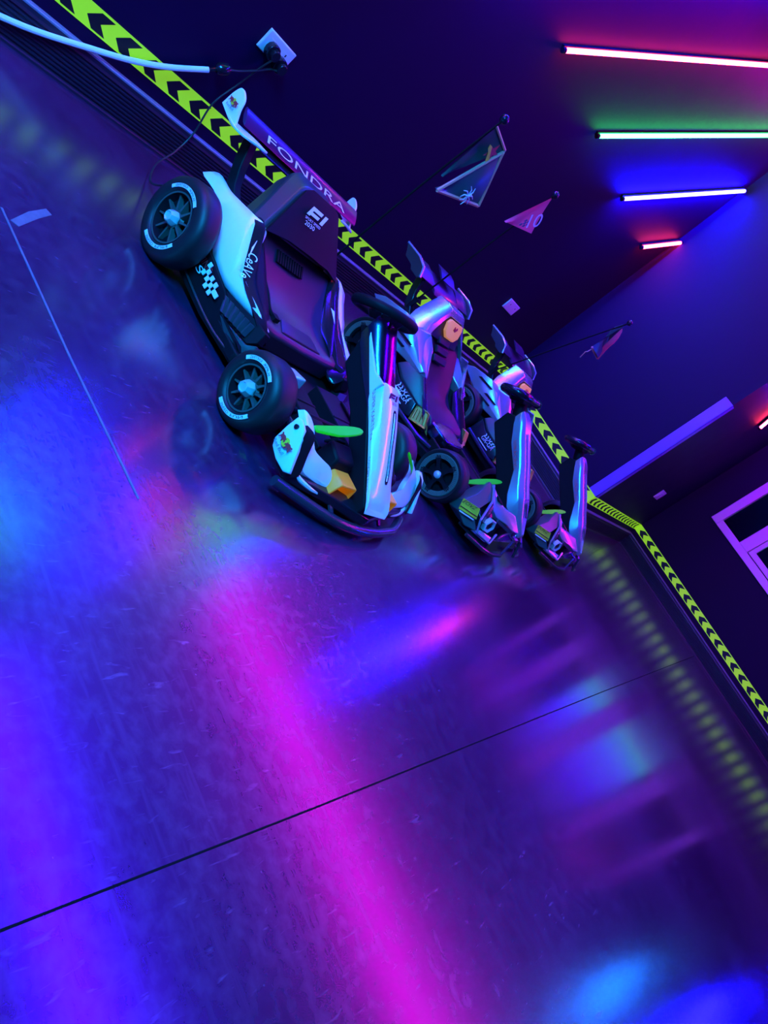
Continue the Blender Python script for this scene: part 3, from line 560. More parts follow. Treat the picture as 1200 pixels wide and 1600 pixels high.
# front wing
for s in (-1, 1):
    ep = MB(s).panel([(0.585, -0.775, 0.165), (0.580, -0.765, 0.24), (0.572, -0.762, 0.300), (0.568, -0.785, 0.310), (0.566, -0.83, 0.297), (0.566, -0.868, 0.255), (0.570, -0.91, 0.20), (0.570, -0.95, 0.145), (0.578, -0.925, 0.125), (0.586, -0.86, 0.125), (0.588, -0.80, 0.140)], (1, -0.1, 0.25), 0.022, 0.02, 0.006).build('front_end_plate', 'white', K1, bevel=0.004)
    if s < 0: bulls(ep, (-0.596, -0.835, 0.200), (0, -1, 0.0), (0.25, 0, 1), 0.05)
    MB(s).lathe([(0.570, 0.011), (0.584, 0.011), (0.585, 0.006)], -0.800, 0.276, 16).build('fixing_hole', 'black_print', ep, flat=True)
    MB(s).plate(smooth_line([(0.565, -0.80, 0.295), (0.535, -0.85, 0.290), (0.53, -0.895, 0.22), (0.525, -0.945, 0.135), (0.555, -0.935, 0.12), (0.56, -0.90, 0.19), (0.56, -0.86, 0.265)], 3), (-0.03, 0, 0.01)).build('front_wing_rim', 'black', K1, bevel=0.006)
    MB(s).panel(smooth_line([(0.515, -0.715, 0.315), (0.50, -0.735, 0.318), (0.475, -0.785, 0.295), (0.435, -0.835, 0.235), (0.37, -0.885, 0.22), (0.30, -0.905, 0.205), (0.265, -0.935, 0.165), (0.29, -0.955, 0.135), (0.40, -0.94, 0.145), (0.48, -0.925, 0.165), (0.52, -0.885, 0.215), (0.52, -0.82, 0.28), (0.515, -0.715, 0.315)], 3)[:-1], (-0.25, -0.5, 0.8), 0.03, 0.015, 0.008).build('front_winglet', 'white', K1, bevel=0.004)
    MB(s).tube(smooth_line([(0.505, -0.885, 0.175), (0.49, -0.93, 0.135), (0.40, -0.965, 0.118), (0.30, -0.975, 0.112)]), [0.012]*18+[0.010], 8).build('wing_trim', 'white', K1)
    # duct and lamp housing
    MB(s).loft([[(0.13, -0.78, 0.14), (0.30, -0.78, 0.14), (0.30, -0.78, 0.28), (0.13, -0.78, 0.28)], [(0.125, -0.90, 0.13), (0.295, -0.90, 0.13), (0.28, -0.88, 0.255), (0.135, -0.88, 0.255)]]).build('lamp_housing', 'black', K1, bevel=0.014)
    d = MB(s); yo, yi = -0.985, -0.89
    o_ = [(0.125, 0.120), (0.275, 0.120), (0.285, 0.135), (0.268, 0.198), (0.258, 0.208), (0.142, 0.208), (0.132, 0.198), (0.115, 0.135)]
    i_ = [(0.132, 0.130), (0.268, 0.130), (0.273, 0.138), (0.258, 0.190), (0.252, 0.197), (0.148, 0.197), (0.142, 0.190), (0.127, 0.138)]
    d.loft([[(x, yi, z) for x, z in o_], [(x, yo, z) for x, z in o_], [(x, yo-0.002, z) for x, z in i_], [(x, yi+0.01, z) for x, z in i_]])
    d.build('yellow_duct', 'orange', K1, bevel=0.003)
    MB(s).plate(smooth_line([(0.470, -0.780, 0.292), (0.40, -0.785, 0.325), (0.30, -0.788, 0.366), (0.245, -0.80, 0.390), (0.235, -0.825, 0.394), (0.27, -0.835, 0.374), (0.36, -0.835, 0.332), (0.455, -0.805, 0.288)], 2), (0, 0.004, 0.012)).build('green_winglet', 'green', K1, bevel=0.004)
path = [(-0.545, -0.925), (-0.42, -0.965), (-0.25, -1.005), (-0.10, -1.055), (0.0, -1.085), (0.10, -1.055), (0.25, -1.005), (0.42, -0.965), (0.545, -0.925)]
MB().loft([[(x, y, 0.085), (x, y, 0.135), (x*0.97, y+0.08, 0.145), (x*0.97, y+0.09, 0.085)] for x, y in path]).build('front_wing', 'gloss', K1, bevel=0.008)
bp = MB().tube(smooth_line([(-0.565, -0.925, 0.065), (-0.42, -0.985, 0.062), (-0.26, -1.045, 0.06), (-0.08, -1.085, 0.06), (0.12, -1.085, 0.06), (0.30, -1.055, 0.06), (0.40, -1.03, 0.062), (0.56, -0.935, 0.065)], 4), 0.026, 12).build('bumper_bar', 'tubemetal', K1)
for s in (-1, 1): MB().plate([(s*0.22-0.012, -1.04, 0.07), (s*0.22+0.012, -1.04, 0.07), (s*0.24+0.012, -0.93, 0.12), (s*0.24-0.012, -0.93, 0.12)], (0, 0, 0.012)).build('bumper_bracket', 'tubemetal', K1)

# flag pole for kart 1: dark pennant, half folded over, with two printed emblems
def at_world(root, p):
    mi = Matrix.Translation(root.location/S) @ Matrix.Rotation(root.rotation_euler.z, 4, 'Z')
    return tuple(mi.inverted() @ Vector(p))
def flag_pole(root, base, top, r=0.0065):
    a, b_ = Vector(at_world(root, base)), Vector(at_world(root, top))
    mid = a.lerp(b_, 0.55)+Vector((-0.012, 0, 0))
    p = MB().tube(smooth_line([a, mid, b_], 5), r, 8).build('flag_pole', 'pole', root)
    MB().ball(tuple(b_), 0.026).build('pole_ball', 'gloss', p)
    MB().tube([tuple(a-Vector((0, 0, 0.05))), tuple(a+Vector((0, 0, 0.05)))], 0.02, 10).build('pole_socket', 'black', p)
    return p
def cloth(root, par, name, pts, m_, thick=0.006, sag=0.0, div=6):
    """3- or 4-corner cloth, subdivided and slightly billowed"""
    P = [Vector(at_world(root, p)) for p in pts]
    if len(P) == 3: P = [P[0], P[1], P[2], P[2]]
    n = (P[1]-P[0]).cross(P[3]-P[0]).normalized(); vs_ = []; N_ = div
    for i in range(N_+1):
        for j in range(N_+1):
            u_, v_ = i/N_, j/N_
            p = (P[0]*(1-u_)+P[1]*u_)*(1-v_)+(P[3]*(1-u_)+P[2]*u_)*v_
            vs_.append(p+n*sag*math.sin(math.pi*u_)*math.sin(math.pi*v_*1.3+0.4))
    f = [(i*(N_+1)+j, i*(N_+1)+j+1, (i+1)*(N_+1)+j+1, (i+1)*(N_+1)+j) for i in range(N_) for j in range(N_)]
    mb = MB(); mb.add([tuple(v) for v in vs_], f); mb.add([tuple(v+n*thick) for v in vs_], f)
    return mb.build(name, m_, par, ang=180)
def edge(root, par, pts, r, m_='flagtrim', name='flag_border'):
    return MB().tube([at_world(root, p) for p in pts], r, 6).build(name, m_, par)
YF = -1.40
FA, FB, FC = (3.555, YF, 1.667), (3.735, YF-0.02, 1.638), (3.562, YF, 1.297)
FD, FE, FB2 = (3.565, YF-0.05, 1.236), (3.905, YF-0.06, 1.356), (3.722, YF-0.03, 1.622)
p1 = flag_pole(K1, (3.485, -1.38, 0.46), (3.560, YF, 1.716))
cloth(K1, p1, 'flag_panel', (FA, FB, FC), 'fabric', sag=0.012)
cloth(K1, p1, 'folded_flag_panel', (FB2, FE, FD), 'holo', sag=-0.02)
edge(K1, p1, (FA, FB, FB2), 0.008); edge(K1, p1, (FB2, FD), 0.010); edge(K1, p1, (FD, FE), 0.011); edge(K1, p1, (FE, FB2), 0.012)
def star(c, r, rot, y, u, v):
    return [tuple(Vector((c[0], y, c[1]))+Vector((math.cos(rot+k*math.pi/5), 0, math.sin(rot+k*math.pi/5)))*(r if k % 2 == 0 else r*0.42)) for k in range(10)]
sc = Vector(at_world(K1, (0, 0, 0)))
def wplate(root, par, pts, name, m_): 
    return MB().plate([at_world(root, p) for p in pts], (0, -0.003, 0)).build(name, m_, par, flat=True)
wplate(K1, p1, star((3.655, 1.575), 0.055, 0.35, YF-0.030, 0, 0), 'flag_star', 'redprint')
wplate(K1, p1, [(3.590, YF-0.035, 1.590), (3.615, YF-0.035, 1.592), (3.650, YF-0.035, 1.565), (3.700, YF-0.035, 1.528), (3.722, YF-0.035, 1.532), (3.700, YF-0.035, 1.510), (3.665, YF-0.035, 1.525), (3.628, YF-0.035, 1.560), (3.603, YF-0.035, 1.570)], 'flag_banner', 'yellowprint')
spd = MB(); ox, oz, yy = 3.735, 1.345, YF-0.085
def lp(a, b_): return at_world(K1, (ox+a*0.72, yy, oz+b_*0.72))
spd.ball(lp(0, 0), 0.010).ball(lp(0.012, 0.016), 0.010)
for sg in (-1, 1):
    for k, (r0, r1, a) in enumerate(((0.045, 0.075, 0.4), (0.05, 0.085, 1.1), (0.05, 0.085, 1.9), (0.045, 0.075, 2.6))):
        t = 0.9+sg*a
        spd.tube([lp(0, 0), lp(r0*math.cos(t), r0*math.sin(t)), lp(r1*math.cos(t+sg*0.35), r1*math.sin(t+sg*0.35))], [0.0045, 0.0038, 0.002], 6)
spd.build('spider_print', 'letter', p1)

# ================================================================== second and third kart: angular racing karts, same model
K2 = thing('ride_on_kart', 'middle angular silver ride-on kart with gold side grilles and pink flag', 'kart', (5.08, -1.90, 0), math.radians(3.4), 'ride-on karts parked in a row')
for s in (-1, 1):
    wheel(K2, s, 0.64, -0.495, 0.178, 0.165, 'gt', 0.142)
    wheel(K2, s, 0.60, 0.62, 0.200, 0.19, 'gt', 0.160)
MB().loft([[(-0.42, 0.72, 0.08), (0.42, 0.72, 0.08), (0.42, 0.72, 0.16), (-0.42, 0.72, 0.16)], [(-0.46, 0.36, 0.07), (0.46, 0.36, 0.07), (0.46, 0.36, 0.13), (-0.46, 0.36, 0.13)], [(-0.42, -0.18, 0.07), (0.42, -0.18, 0.07), (0.42, -0.18, 0.13), (-0.42, -0.18, 0.13)],
           [(-0.30, -0.32, 0.07), (0.30, -0.32, 0.07), (0.30, -0.32, 0.13), (-0.30, -0.32, 0.13)], [(-0.30, -0.92, 0.07), (0.30, -0.92, 0.07), (0.30, -0.92, 0.12), (-0.30, -0.92, 0.12)]]).build('floor_tray', 'black', K2, bevel=0.01)
MB().tube([(-0.58, 0.62, 0.20), (0.58, 0.62, 0.20)], 0.02).tube([(-0.58, -0.495, 0.178), (0.58, -0.495, 0.178)], 0.016).build('axle', 'black', K2)
for s in (-1, 1):
    MB().tube([(s*0.22, -0.34, 0.16), (s*0.50, -0.47, 0.178)], 0.018).tube([(s*0.50, -0.50, 0.178), (s*0.44, -0.70, 0.17)], 0.016).build('suspension_arm', 'tubemetal', K2)
    # rear haunch: faceted silver panel with slots
    hn = MB(s).loft([[(0.50, 0.92, 0.44), (0.50, 0.84, 0.50), (0.44, 0.66, 0.555), (0.36, 0.60, 0.565), (0.30, 0.60, 0.50), (0.36, 0.90, 0.42)],
                     [(0.475, 0.78, 0.40), (0.475, 0.72, 0.475), (0.435, 0.56, 0.520), (0.385, 0.50, 0.545), (0.32, 0.50, 0.46), (0.36, 0.78, 0.36)],
                     [(0.455, 0.50, 0.34), (0.46, 0.47, 0.405), (0.43, 0.42, 0.47), (0.385, 0.40, 0.51), (0.33, 0.40, 0.44), (0.36, 0.50, 0.32)],
                     [(0.425, 0.245, 0.385), (0.43, 0.24, 0.40), (0.425, 0.235, 0.42), (0.405, 0.225, 0.425), (0.385, 0.235, 0.41), (0.39, 0.25, 0.385)]]).build('side_pod', 'gtwhite', K2, bevel=0.006, ang=25)
    for (ya, za, yb, zb) in ((0.74, 0.497, 0.58, 0.512), (0.58, 0.455, 0.44, 0.462), (0.62, 0.40, 0.47, 0.41)):
        MB(s).plate([(0.482, ya, za-0.02), (0.464, yb, zb-0.015), (0.462, yb-0.01, zb), (0.478, ya-0.02, za)], (0.014, 0, 0.004)).build('pod_slot', 'black', hn, flat=True)
    MB(s).panel([(0.435, 0.37, 0.375), (0.42, 0.235, 0.395), (0.405, 0.215, 0.40), (0.40, 0.02, 0.285), (0.44, 0.06, 0.262), (0.455, 0.30, 0.265), (0.46, 0.40, 0.31)], (1, -0.1, 0.35), 0.05, 0.02, 0.006).build('dark_side_panel', 'teal', K2, bevel=0.008)
    lo = MB(s).panel([(0.465, 0.40, 0.30), (0.455, 0.30, 0.262), (0.44, 0.075, 0.262), (0.455, 0.03, 0.17), (0.475, 0.10, 0.145), (0.485, 0.40, 0.15)], (1, -0.05, 0.15), 0.06, 0.01, 0.003).build('lower_side_panel', 'gloss', K2, bevel=0.006)
    MB(s).tube([(0.49, 0.40, 0.15), (0.478, 0.10, 0.14), (0.44, -0.11, 0.145), (0.34, -0.20, 0.15)], 0.016, 8).build('side_rail', 'tubemetal', K2)
    gg = MB(s).panel([(0.432, 0.070, 0.270), (0.405, -0.035, 0.293), (0.41, -0.100, 0.205), (0.455, 0.020, 0.160)], (1, -0.3, 0.1), 0.05, 0.014, -0.012).build('side_grille', 'gold', K2, bevel=0.003)
    gs = MB(s)
    for i in range(4):
        t = (i+0.7)/4.4; a = Vector((0.435, 0.055, 0.245)).lerp(Vector((0.412, -0.045, 0.262)), t); b_ = Vector((0.452, 0.02, 0.185)).lerp(Vector((0.415, -0.085, 0.222)), t)
        gs.plate([a, b_, b_+Vector((0.0, 0.012, 0.004)), a+Vector((0, 0.012, 0.004))], (0.01, 0, 0))
    gs.build('grille_slats', 'gold', gg, flat=True)
    if s < 0:
        MB().text('GR-GA', (-0.478, 0.265, 0.195), (0.02, -0.19, 0.006), (0.12, 0, 1), 0.155, 0.036).build('side_lettering', 'letter', lo, flat=True)
        cv = MB()
        for i in range(6):
            y0 = 0.262-i*0.029; dirn = -1 if i < 3 else 1; c = Vector((-0.472+0.0005*i, y0, 0.243))
            tri = [(0.0, 0.014), (0.010*dirn, 0.0), (0.0, -0.014), (-0.008, -0.014), (0.010*dirn-0.008, 0.0), (-0.008, 0.014)]
            cv.plate([c+Vector((0.12*b_, a, b_)) for a, b_ in tri], (-0.004, 0, 0.001))
        cv.build('chevron_lettering', 'letter', lo, flat=True)
        MB().plate([(-0.490, 0.27, 0.172), (-0.480, 0.13, 0.172), (-0.480, 0.13, 0.180), (-0.489, 0.27, 0.180)], (-0.003, 0, 0)).build('side_line', 'letter', lo, flat=True)
    # seat side bolsters, silver, running down from the shoulder
    MB(s).panel([(0.40, 0.52, 0.575), (0.385, 0.44, 0.60), (0.345, 0.36, 0.545), (0.34, 0.22, 0.40), (0.365, 0.20, 0.385), (0.405, 0.235, 0.425), (0.42, 0.42, 0.50)], (-0.6, -0.5, 0.5), 0.04, 0.012, 0.004).build('seat_bolster', 'gtwhite', K2, bevel=0.006)
    MB(s).panel([(0.365, 0.30, 0.45), (0.375, 0.18, 0.385), (0.395, 0.00, 0.285), (0.36, -0.10, 0.20), (0.31, -0.03, 0.20), (0.28, 0.12, 0.27), (0.30, 0.28, 0.38)], (-1, -0.3, 0.5), 0.04, 0.01, 0.003).build('cockpit_side', 'gloss', K2, bevel=0.005)
    tip = MB(s).panel([(0.40, 0.005, 0.26), (0.375, -0.085, 0.225), (0.345, -0.13, 0.175), (0.39, -0.02, 0.215)], (0.6, -0.5, 0.3), 0.02, 0.0, 0.003).build('gold_corner_tip', 'gold', K2)
# seat with raised back
ss = [((-0.30), 0.0), ((-0.20), 0.035), ((0.0), 0.055), ((0.20), 0.035), ((0.30), 0.0)]
seat2 = MB().loft([[(x, y+d*0.8, z-d*0.5) for y, z in ((0.70, 0.62), (0.60, 0.66), (0.50, 0.57), (0.36, 0.43), (0.27, 0.33), (0.20, 0.295), (-0.02, 0.27), (-0.06, 0.24), (-0.06, 0.14), (0.60, 0.14))] for x, d in ss]).build('seat', 'seat', K2, bevel=0.01, seg=3, ang=40)
for i, (y, z, wd) in enumerate(((0.50, 0.60, 0.10), (0.455, 0.55, 0.11), (0.41, 0.50, 0.12))):
    MB().panel([(-wd, y+0.03, z), (wd, y+0.03, z), (wd*0.9, y-0.005, z-0.035), (-wd*0.9, y-0.005, z-0.035)], (0, -0.7, 0.7), 0.02, 0.012, 0.008).build('seat_rib', 'seat', seat2, bevel=0.003)
MB().loft([[(x*k, y, z) for x in (-0.20, 0.20) for z in (0.15, 0.24)][:2]+[(x*k, y, z) for x in (0.20,) for z in (0.24, 0.15)] for y, k in ((0.02, 1), (-0.16, 0.85), (-0.20, 0.7))]).build('seat_base', 'cowl', K2, bevel=0.012)
# roll hoop: silver surround over the seat with an orange badge
def hoop(o_y, inner): return inner
outer = [(-0.40, 0.56, 0.545), (-0.345, 0.60, 0.615), (-0.21, 0.645, 0.735), (-0.135, 0.67, 0.795), (0.135, 0.67, 0.795), (0.21, 0.645, 0.735), (0.345, 0.60, 0.615), (0.40, 0.56, 0.545)]
inner = [(-0.325, 0.46, 0.555), (-0.285, 0.50, 0.610), (-0.17, 0.565, 0.695), (-0.115, 0.585, 0.745), (0.115, 0.585, 0.745), (0.17, 0.565, 0.695), (0.285, 0.50, 0.610), (0.325, 0.46, 0.555)]
rings = []
for o_, i_ in zip(outer, inner):
    o_, i_ = Vector(o_), Vector(i_); back = Vector((0, 0.10, -0.02))
    rings.append([tuple(i_), tuple(i_.lerp(o_, 0.5)+Vector((0, -0.012, 0.016))), tuple(o_), tuple(o_+back), tuple(i_+back)])
hp = MB().loft(rings).build('roll_hoop', 'gtwhite', K2, bevel=0.008, ang=28)
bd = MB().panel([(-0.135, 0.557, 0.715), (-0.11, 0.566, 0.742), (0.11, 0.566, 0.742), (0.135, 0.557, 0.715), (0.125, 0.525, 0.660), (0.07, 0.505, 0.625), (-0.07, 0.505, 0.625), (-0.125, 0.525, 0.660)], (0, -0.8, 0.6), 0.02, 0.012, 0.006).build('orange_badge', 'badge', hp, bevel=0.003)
MB().plate([(-0.03, 0.538, 0.688), (0.0, 0.535, 0.680), (0.03, 0.545, 0.70), (0.02, 0.553, 0.715), (0.0, 0.543, 0.695), (-0.02, 0.552, 0.712)], (0, -0.010, 0.008)).build('badge_print', 'redprint', hp, flat=True)
MB().panel([(-0.235, 0.545, 0.63), (-0.15, 0.60, 0.70), (-0.11, 0.615, 0.74), (0.11, 0.615, 0.74), (0.15, 0.60, 0.70), (0.235, 0.545, 0.63), (0.24, 0.52, 0.57), (-0.24, 0.52, 0.57)], (0, -0.8, 0.6), 0.03, 0.02, 0.004).build('head_cushion', 'seat', K2, bevel=0.004)
# rear wing
w2 = MB().loft([[(x, y, z) for y, z in ((0.96, 0.835), (0.90, 0.825), (0.83, 0.795), (0.80, 0.775), (0.83, 0.782), (0.90, 0.808))] for x in (-0.47, -0.24)]).loft([[(x, y, z) for y, z in ((0.96, 0.835), (0.90, 0.825), (0.83, 0.795), (0.80, 0.775), (0.83, 0.782), (0.90, 0.808))] for x in (0.24, 0.47)])
w2.loft([[(x, y-0.03, z-0.012) for y, z in ((0.97, 0.835), (0.90, 0.820), (0.80, 0.780), (0.775, 0.760), (0.82, 0.768), (0.90, 0.80))] for x in (-0.24, 0.24)])
w2o = w2.build('rear_wing', 'wingdark', K2, ang=30)
MB().loft([[(x, y, z) for y, z in ((0.98, 0.885), (0.93, 0.878), (0.86, 0.845), (0.87, 0.838), (0.94, 0.866))] for x in (-0.13, 0.13)]).build('upper_flap', 'wingdark', w2o, ang=30)
for s in (-1, 1):
    MB(s).plate([(0.485, 1.05, 0.835), (0.485, 0.90, 0.845), (0.485, 0.82, 0.825), (0.485, 0.78, 0.765), (0.485, 0.80, 0.745), (0.485, 0.875, 0.745), (0.485, 0.90, 0.765), (0.485, 0.985, 0.77), (0.485, 1.01, 0.80)], (0.016, 0, 0)).build('wing_end_plate', 'teal', K2, bevel=0.004)
    MB(s).tube([(0.494, 1.05, 0.838), (0.494, 0.90, 0.848), (0.494, 0.82, 0.828), (0.494, 0.78, 0.765)], 0.010, 6).build('end_plate_edge', 'gtwhite', K2)
    MB(s).loft([[(x, y, z) for y, z in ((0.90, 0.79), (0.855, 0.785), (0.83, 0.74), (0.80, 0.66), (0.74, 0.58), (0.66, 0.52), (0.68, 0.48), (0.80, 0.56), (0.86, 0.66), (0.89, 0.74))] for x in (0.30, 0.345)]).build('wing_strut', 'gloss', K2, bevel=0.005)
MB().box(-0.30, 0.30, 0.62, 0.80, 0.20, 0.56).build('rear_case', 'black', K2, bevel=0.02)
# nose
def sec(y, zr, hr, zl, hl, zb, hb): # ridge, shoulder, base
    return [(-hb, y, zb), (-hl, y, zl), (-hr, y, zr), (hr, y, zr), (hl, y, zl), (hb, y, zb)]
nz = [(-0.305, 0.800, 0.062, 0.775, 0.082, 0.715, 0.085), (-0.385, 0.765, 0.072, 0.735, 0.096, 0.655, 0.10), (-0.45, 0.715, 0.074, 0.682, 0.098, 0.60, 0.10), (-0.62, 0.605, 0.072, 0.572, 0.098, 0.51, 0.10),
      (-0.74, 0.520, 0.070, 0.480, 0.105, 0.385, 0.125), (-0.81, 0.475, 0.072, 0.435, 0.105, 0.335, 0.128), (-0.86, 0.435, 0.070, 0.398, 0.100, 0.320, 0.11), (-0.93, 0.375, 0.056, 0.340, 0.080, 0.295, 0.085), (-1.02, 0.300, 0.022, 0.280, 0.035, 0.262, 0.035)]
nose2 = MB().loft([sec(*a) for a in nz]).build('nose', 'gtwhite', K2, bevel=0.008, seg=2, ang=20)
gv = [(-0.45, 0.718), (-0.62, 0.608), (-0.74, 0.523), (-0.83, 0.463)]
MB().loft([[(x, y, z+(0.001 if j in (0, 3) else 0.012)) for j, x in enumerate((-0.020, -0.010, 0.010, 0.020))] for y, z in gv]).build('nose_rib', 'gtwhite', nose2, ang=20)
MB().plate([(-0.03, -0.86, 0.441), (0.0, -0.845, 0.452), (0.005, -0.93, 0.383), (-0.012, -0.925, 0.385)], (0, -0.004, 0.004)).build('nose_scoop', 'teal', nose2, flat=True)
for k, (a, b_) in enumerate((((-0.103, -0.46, 0.655), (-0.103, -0.55, 0.590)), )):
    MB().text('////RACING', (-0.108, -0.455, 0.622), (0, -0.17, -0.108), (0.0, 0.02, 0.05), 0.20, 0.038, 0.3).build('red_side_print', 'redprint', nose2, flat=True)
    MB().text('SPORT', (-0.108, -0.53, 0.602), (0, -0.17, -0.108), (0.0, 0.02, 0.05), 0.07, 0.010).build('dark_side_print', 'black_print', nose2, flat=True)
MB().prism([(-0.25, 0.70), (-0.305, 0.73), (-0.45, 0.62), (-0.62, 0.52), (-0.74, 0.40), (-0.86, 0.33), (-0.86, 0.14), (-0.74, 0.14), (-0.62, 0.36), (-0.44, 0.47), (-0.25, 0.58)], -0.092, 0.092).build('nose_core', 'black', K2, bevel=0.008)
# steering yoke
c2 = Vector((0.0, -0.20, 0.835)); e1 = Vector((1, 0, 0)); e2 = Vector((0, 0.86, -0.5)).normalized(); e3 = e1.cross(e2)
def yk(a, b_, h=0.0): return tuple(c2+e1*a+e2*b_+e3*h)
yo_ = MB().tube(smooth_line([yk(-0.12, -0.085), yk(-0.20, -0.06), yk(-0.225, 0.01), yk(-0.195, 0.085), yk(-0.09, 0.10), yk(0.08, 0.10), yk(0.17, 0.085), yk(0.20, 0.01), yk(0.18, -0.06), yk(0.10, -0.085)], 4), 0.031, 10)
yo_.tube([yk(-0.10, -0.085), yk(0.10, -0.085)], 0.024, 10)
yko = yo_.build('steering_yoke', 'gloss', K2, ang=50)
MB().loft([[yk(x*k, y*k, h) for x, y in ((-0.12, -0.06), (0.12, -0.06), (0.13, 0.05), (0.06, 0.09), (-0.06, 0.09), (-0.13, 0.05))] for k, h in ((0.8, -0.05), (1, 0), (0.85, 0.02))]).build('yoke_hub', 'black', yko, bevel=0.006)
MB().tube([tuple(c2), (0, -0.32, 0.70)], 0.045, 12).build('steering_column', 'black', K2)
fw2 = MB()
for s in (-1, 1): fw2.box(*sorted((s*0.09, s*0.30)), -0.74, -0.22, 0.12, 0.19).box(*sorted((s*0.27, s*0.30)), -0.76, -0.14, 0.12, 0.20)
fw2.build('foot_well', 'black', K2, bevel=0.008)
# front end: faceted lamp pods, lamps, bumper
for s in (-1, 1):
    lp_ = MB(s).loft([[(0.30, -0.645, 0.375), (0.255, -0.665, 0.37), (0.225, -0.60, 0.30), (0.30, -0.60, 0.25)],
                      [(0.43, -0.70, 0.285), (0.315, -0.765, 0.315), (0.225, -0.65, 0.22), (0.40, -0.62, 0.20)],
                      [(0.545, -0.705, 0.215), (0.475, -0.80, 0.252), (0.30, -0.72, 0.14), (0.50, -0.64, 0.13)],
                      [(0.555, -0.745, 0.150), (0.47, -0.845, 0.19), (0.32, -0.76, 0.11), (0.50, -0.66, 0.10)],
                      [(0.50, -0.84, 0.115), (0.435, -0.905, 0.145), (0.36, -0.84, 0.095), (0.46, -0.74, 0.09)]]).build('lamp_pod', 'podgrey', K2, bevel=0.006, ang=25)
    if s < 0:
        MB().plate([(-0.558, -0.703, 0.222), (-0.487, -0.806, 0.258), (-0.480, -0.848, 0.198), (-0.568, -0.742, 0.160)], (-0.004, -0.003, 0.004)).build('yellow_sticker', 'yellowprint', lp_, flat=True)
        MB().text('EOVZ', (-0.568, -0.722, 0.204), (0.073, -0.10, 0.036), (0.02, 0, 0.05), 0.10, 0.026).plate([(-0.570, -0.735, 0.184), (-0.497, -0.838, 0.219), (-0.497, -0.838, 0.214), (-0.570, -0.735, 0.179)], (-0.003, -0.002, 0.002)).build('sticker_print', 'black_print', lp_, flat=True)
        MB().plate([(-0.570, -0.755, 0.163), (-0.500, -0.842, 0.192), (-0.500, -0.846, 0.184), (-0.570, -0.76, 0.156)], (-0.004, -0.003, 0.002)).build('sticker_line', 'letter', lp_, flat=True)
    # purple-lit silver frame around the lamp
    MB(s).tube([(0.262, -0.672, 0.376), (0.325, -0.775, 0.322), (0.450, -0.862, 0.215), (0.435, -0.915, 0.145), (0.385, -1.01, 0.165), (0.30, -0.97, 0.215)], 0.009, 6).build('lamp_frame', 'gtwhite', K2)
    MB(s).panel([(0.448, -0.895, 0.142), (0.39, -1.0, 0.162), (0.325, -0.975, 0.185), (0.395, -0.905, 0.165)], (0.1, -0.6, 0.7), 0.03, 0.015, 0.004).build('lamp_chin', 'gtwhite', K2)
    MB(s).panel([(0.265, -0.66, 0.372), (0.225, -0.70, 0.355), (0.175, -0.815, 0.335), (0.10, -0.90, 0.350), (0.04, -1.00, 0.290), (0.10, -0.975, 0.275), (0.17, -0.93, 0.285), (0.24, -0.86, 0.265), (0.275, -0.80, 0.285)], (0.25, -0.6, 0.75), 0.04, 0.018, 0.005).build('nose_shoulder', 'gtwhite', K2, bevel=0.005)
    MB(s).plate([(0.235, -0.735, 0.345), (0.205, -0.775, 0.338), (0.195, -0.80, 0.330), (0.23, -0.77, 0.328)], (0, -0.012, 0.012)).build('shoulder_vent', 'gloss', K2, bevel=0.002)
    MB(s).plate([(0.245, -0.875, 0.268), (0.135, -0.975, 0.272), (0.14, -0.985, 0.255), (0.25, -0.885, 0.250)], (0, -0.012, 0.004)).build('shoulder_trim', 'tubemetal', K2)
    MB(s).loft([[(0.25, -0.74, 0.12), (0.40, -0.76, 0.12), (0.40, -0.76, 0.24), (0.25, -0.74, 0.30)], [(0.26, -0.86, 0.14), (0.40, -0.86, 0.14), (0.40, -0.86, 0.21), (0.26, -0.86, 0.25)]]).build('lamp_bowl', 'gloss', K2, bevel=0.01)
    lc = Vector((0.335, -0.905, 0.215)); la = Vector((0.3, -1, 0.25)).normalized(); l1 = la.cross(Vector((0, 0, 1))).normalized(); l2 = l1.cross(la)
    def ringl(r, d, n=6): return [tuple(lc+la*d+l1*r*math.cos(t*2*math.pi/n)+l2*r*math.sin(t*2*math.pi/n)) for t in range(n)]
    hl_ = MB(s).loft([ringl(0.054, -0.03), ringl(0.056, 0.0), ringl(0.050, 0.008), ringl(0.036, 0.004), ringl(0.030, -0.012), ringl(0.001, -0.014)]).build('head_lamp', 'chrome', K2, ang=15)
    MB(s).loft([ringl(0.031, -0.012), ringl(0.030, -0.002), ringl(0.018, 0.004), ringl(0.001, 0.004)]).build('lamp_core', 'gloss', hl_, ang=15)
    MB(s).panel([(0.262, -0.690, 0.368), (0.318, -0.785, 0.318), (0.425, -0.868, 0.215), (0.36, -0.885, 0.20), (0.27, -0.81, 0.285)], (-0.3, -0.8, 0.5), 0.02, 0.01, 0.002).build('lamp_recess', 'gloss', K2)
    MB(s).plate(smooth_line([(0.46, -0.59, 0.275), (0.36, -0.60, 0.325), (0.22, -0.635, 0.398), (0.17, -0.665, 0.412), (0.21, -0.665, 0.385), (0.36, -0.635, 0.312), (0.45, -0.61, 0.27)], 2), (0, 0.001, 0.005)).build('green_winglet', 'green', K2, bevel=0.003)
    MB(s).tube([(0.52, -0.90, 0.10), (0.40, -1.02, 0.11), (0.32, -1.06, 0.115), (0.16, -1.075, 0.125)], 0.014, 8).build('bumper_bar', 'tubemetal', K2)
    MB(s).tube([(0.16, -1.075, 0.125), (0.10, -1.03, 0.24), (0.15, -0.98, 0.255), (0.21, -0.98, 0.22), (0.30, -1.0, 0.20)], 0.010, 8).build('bumper_frame', 'tubemetal', K2)
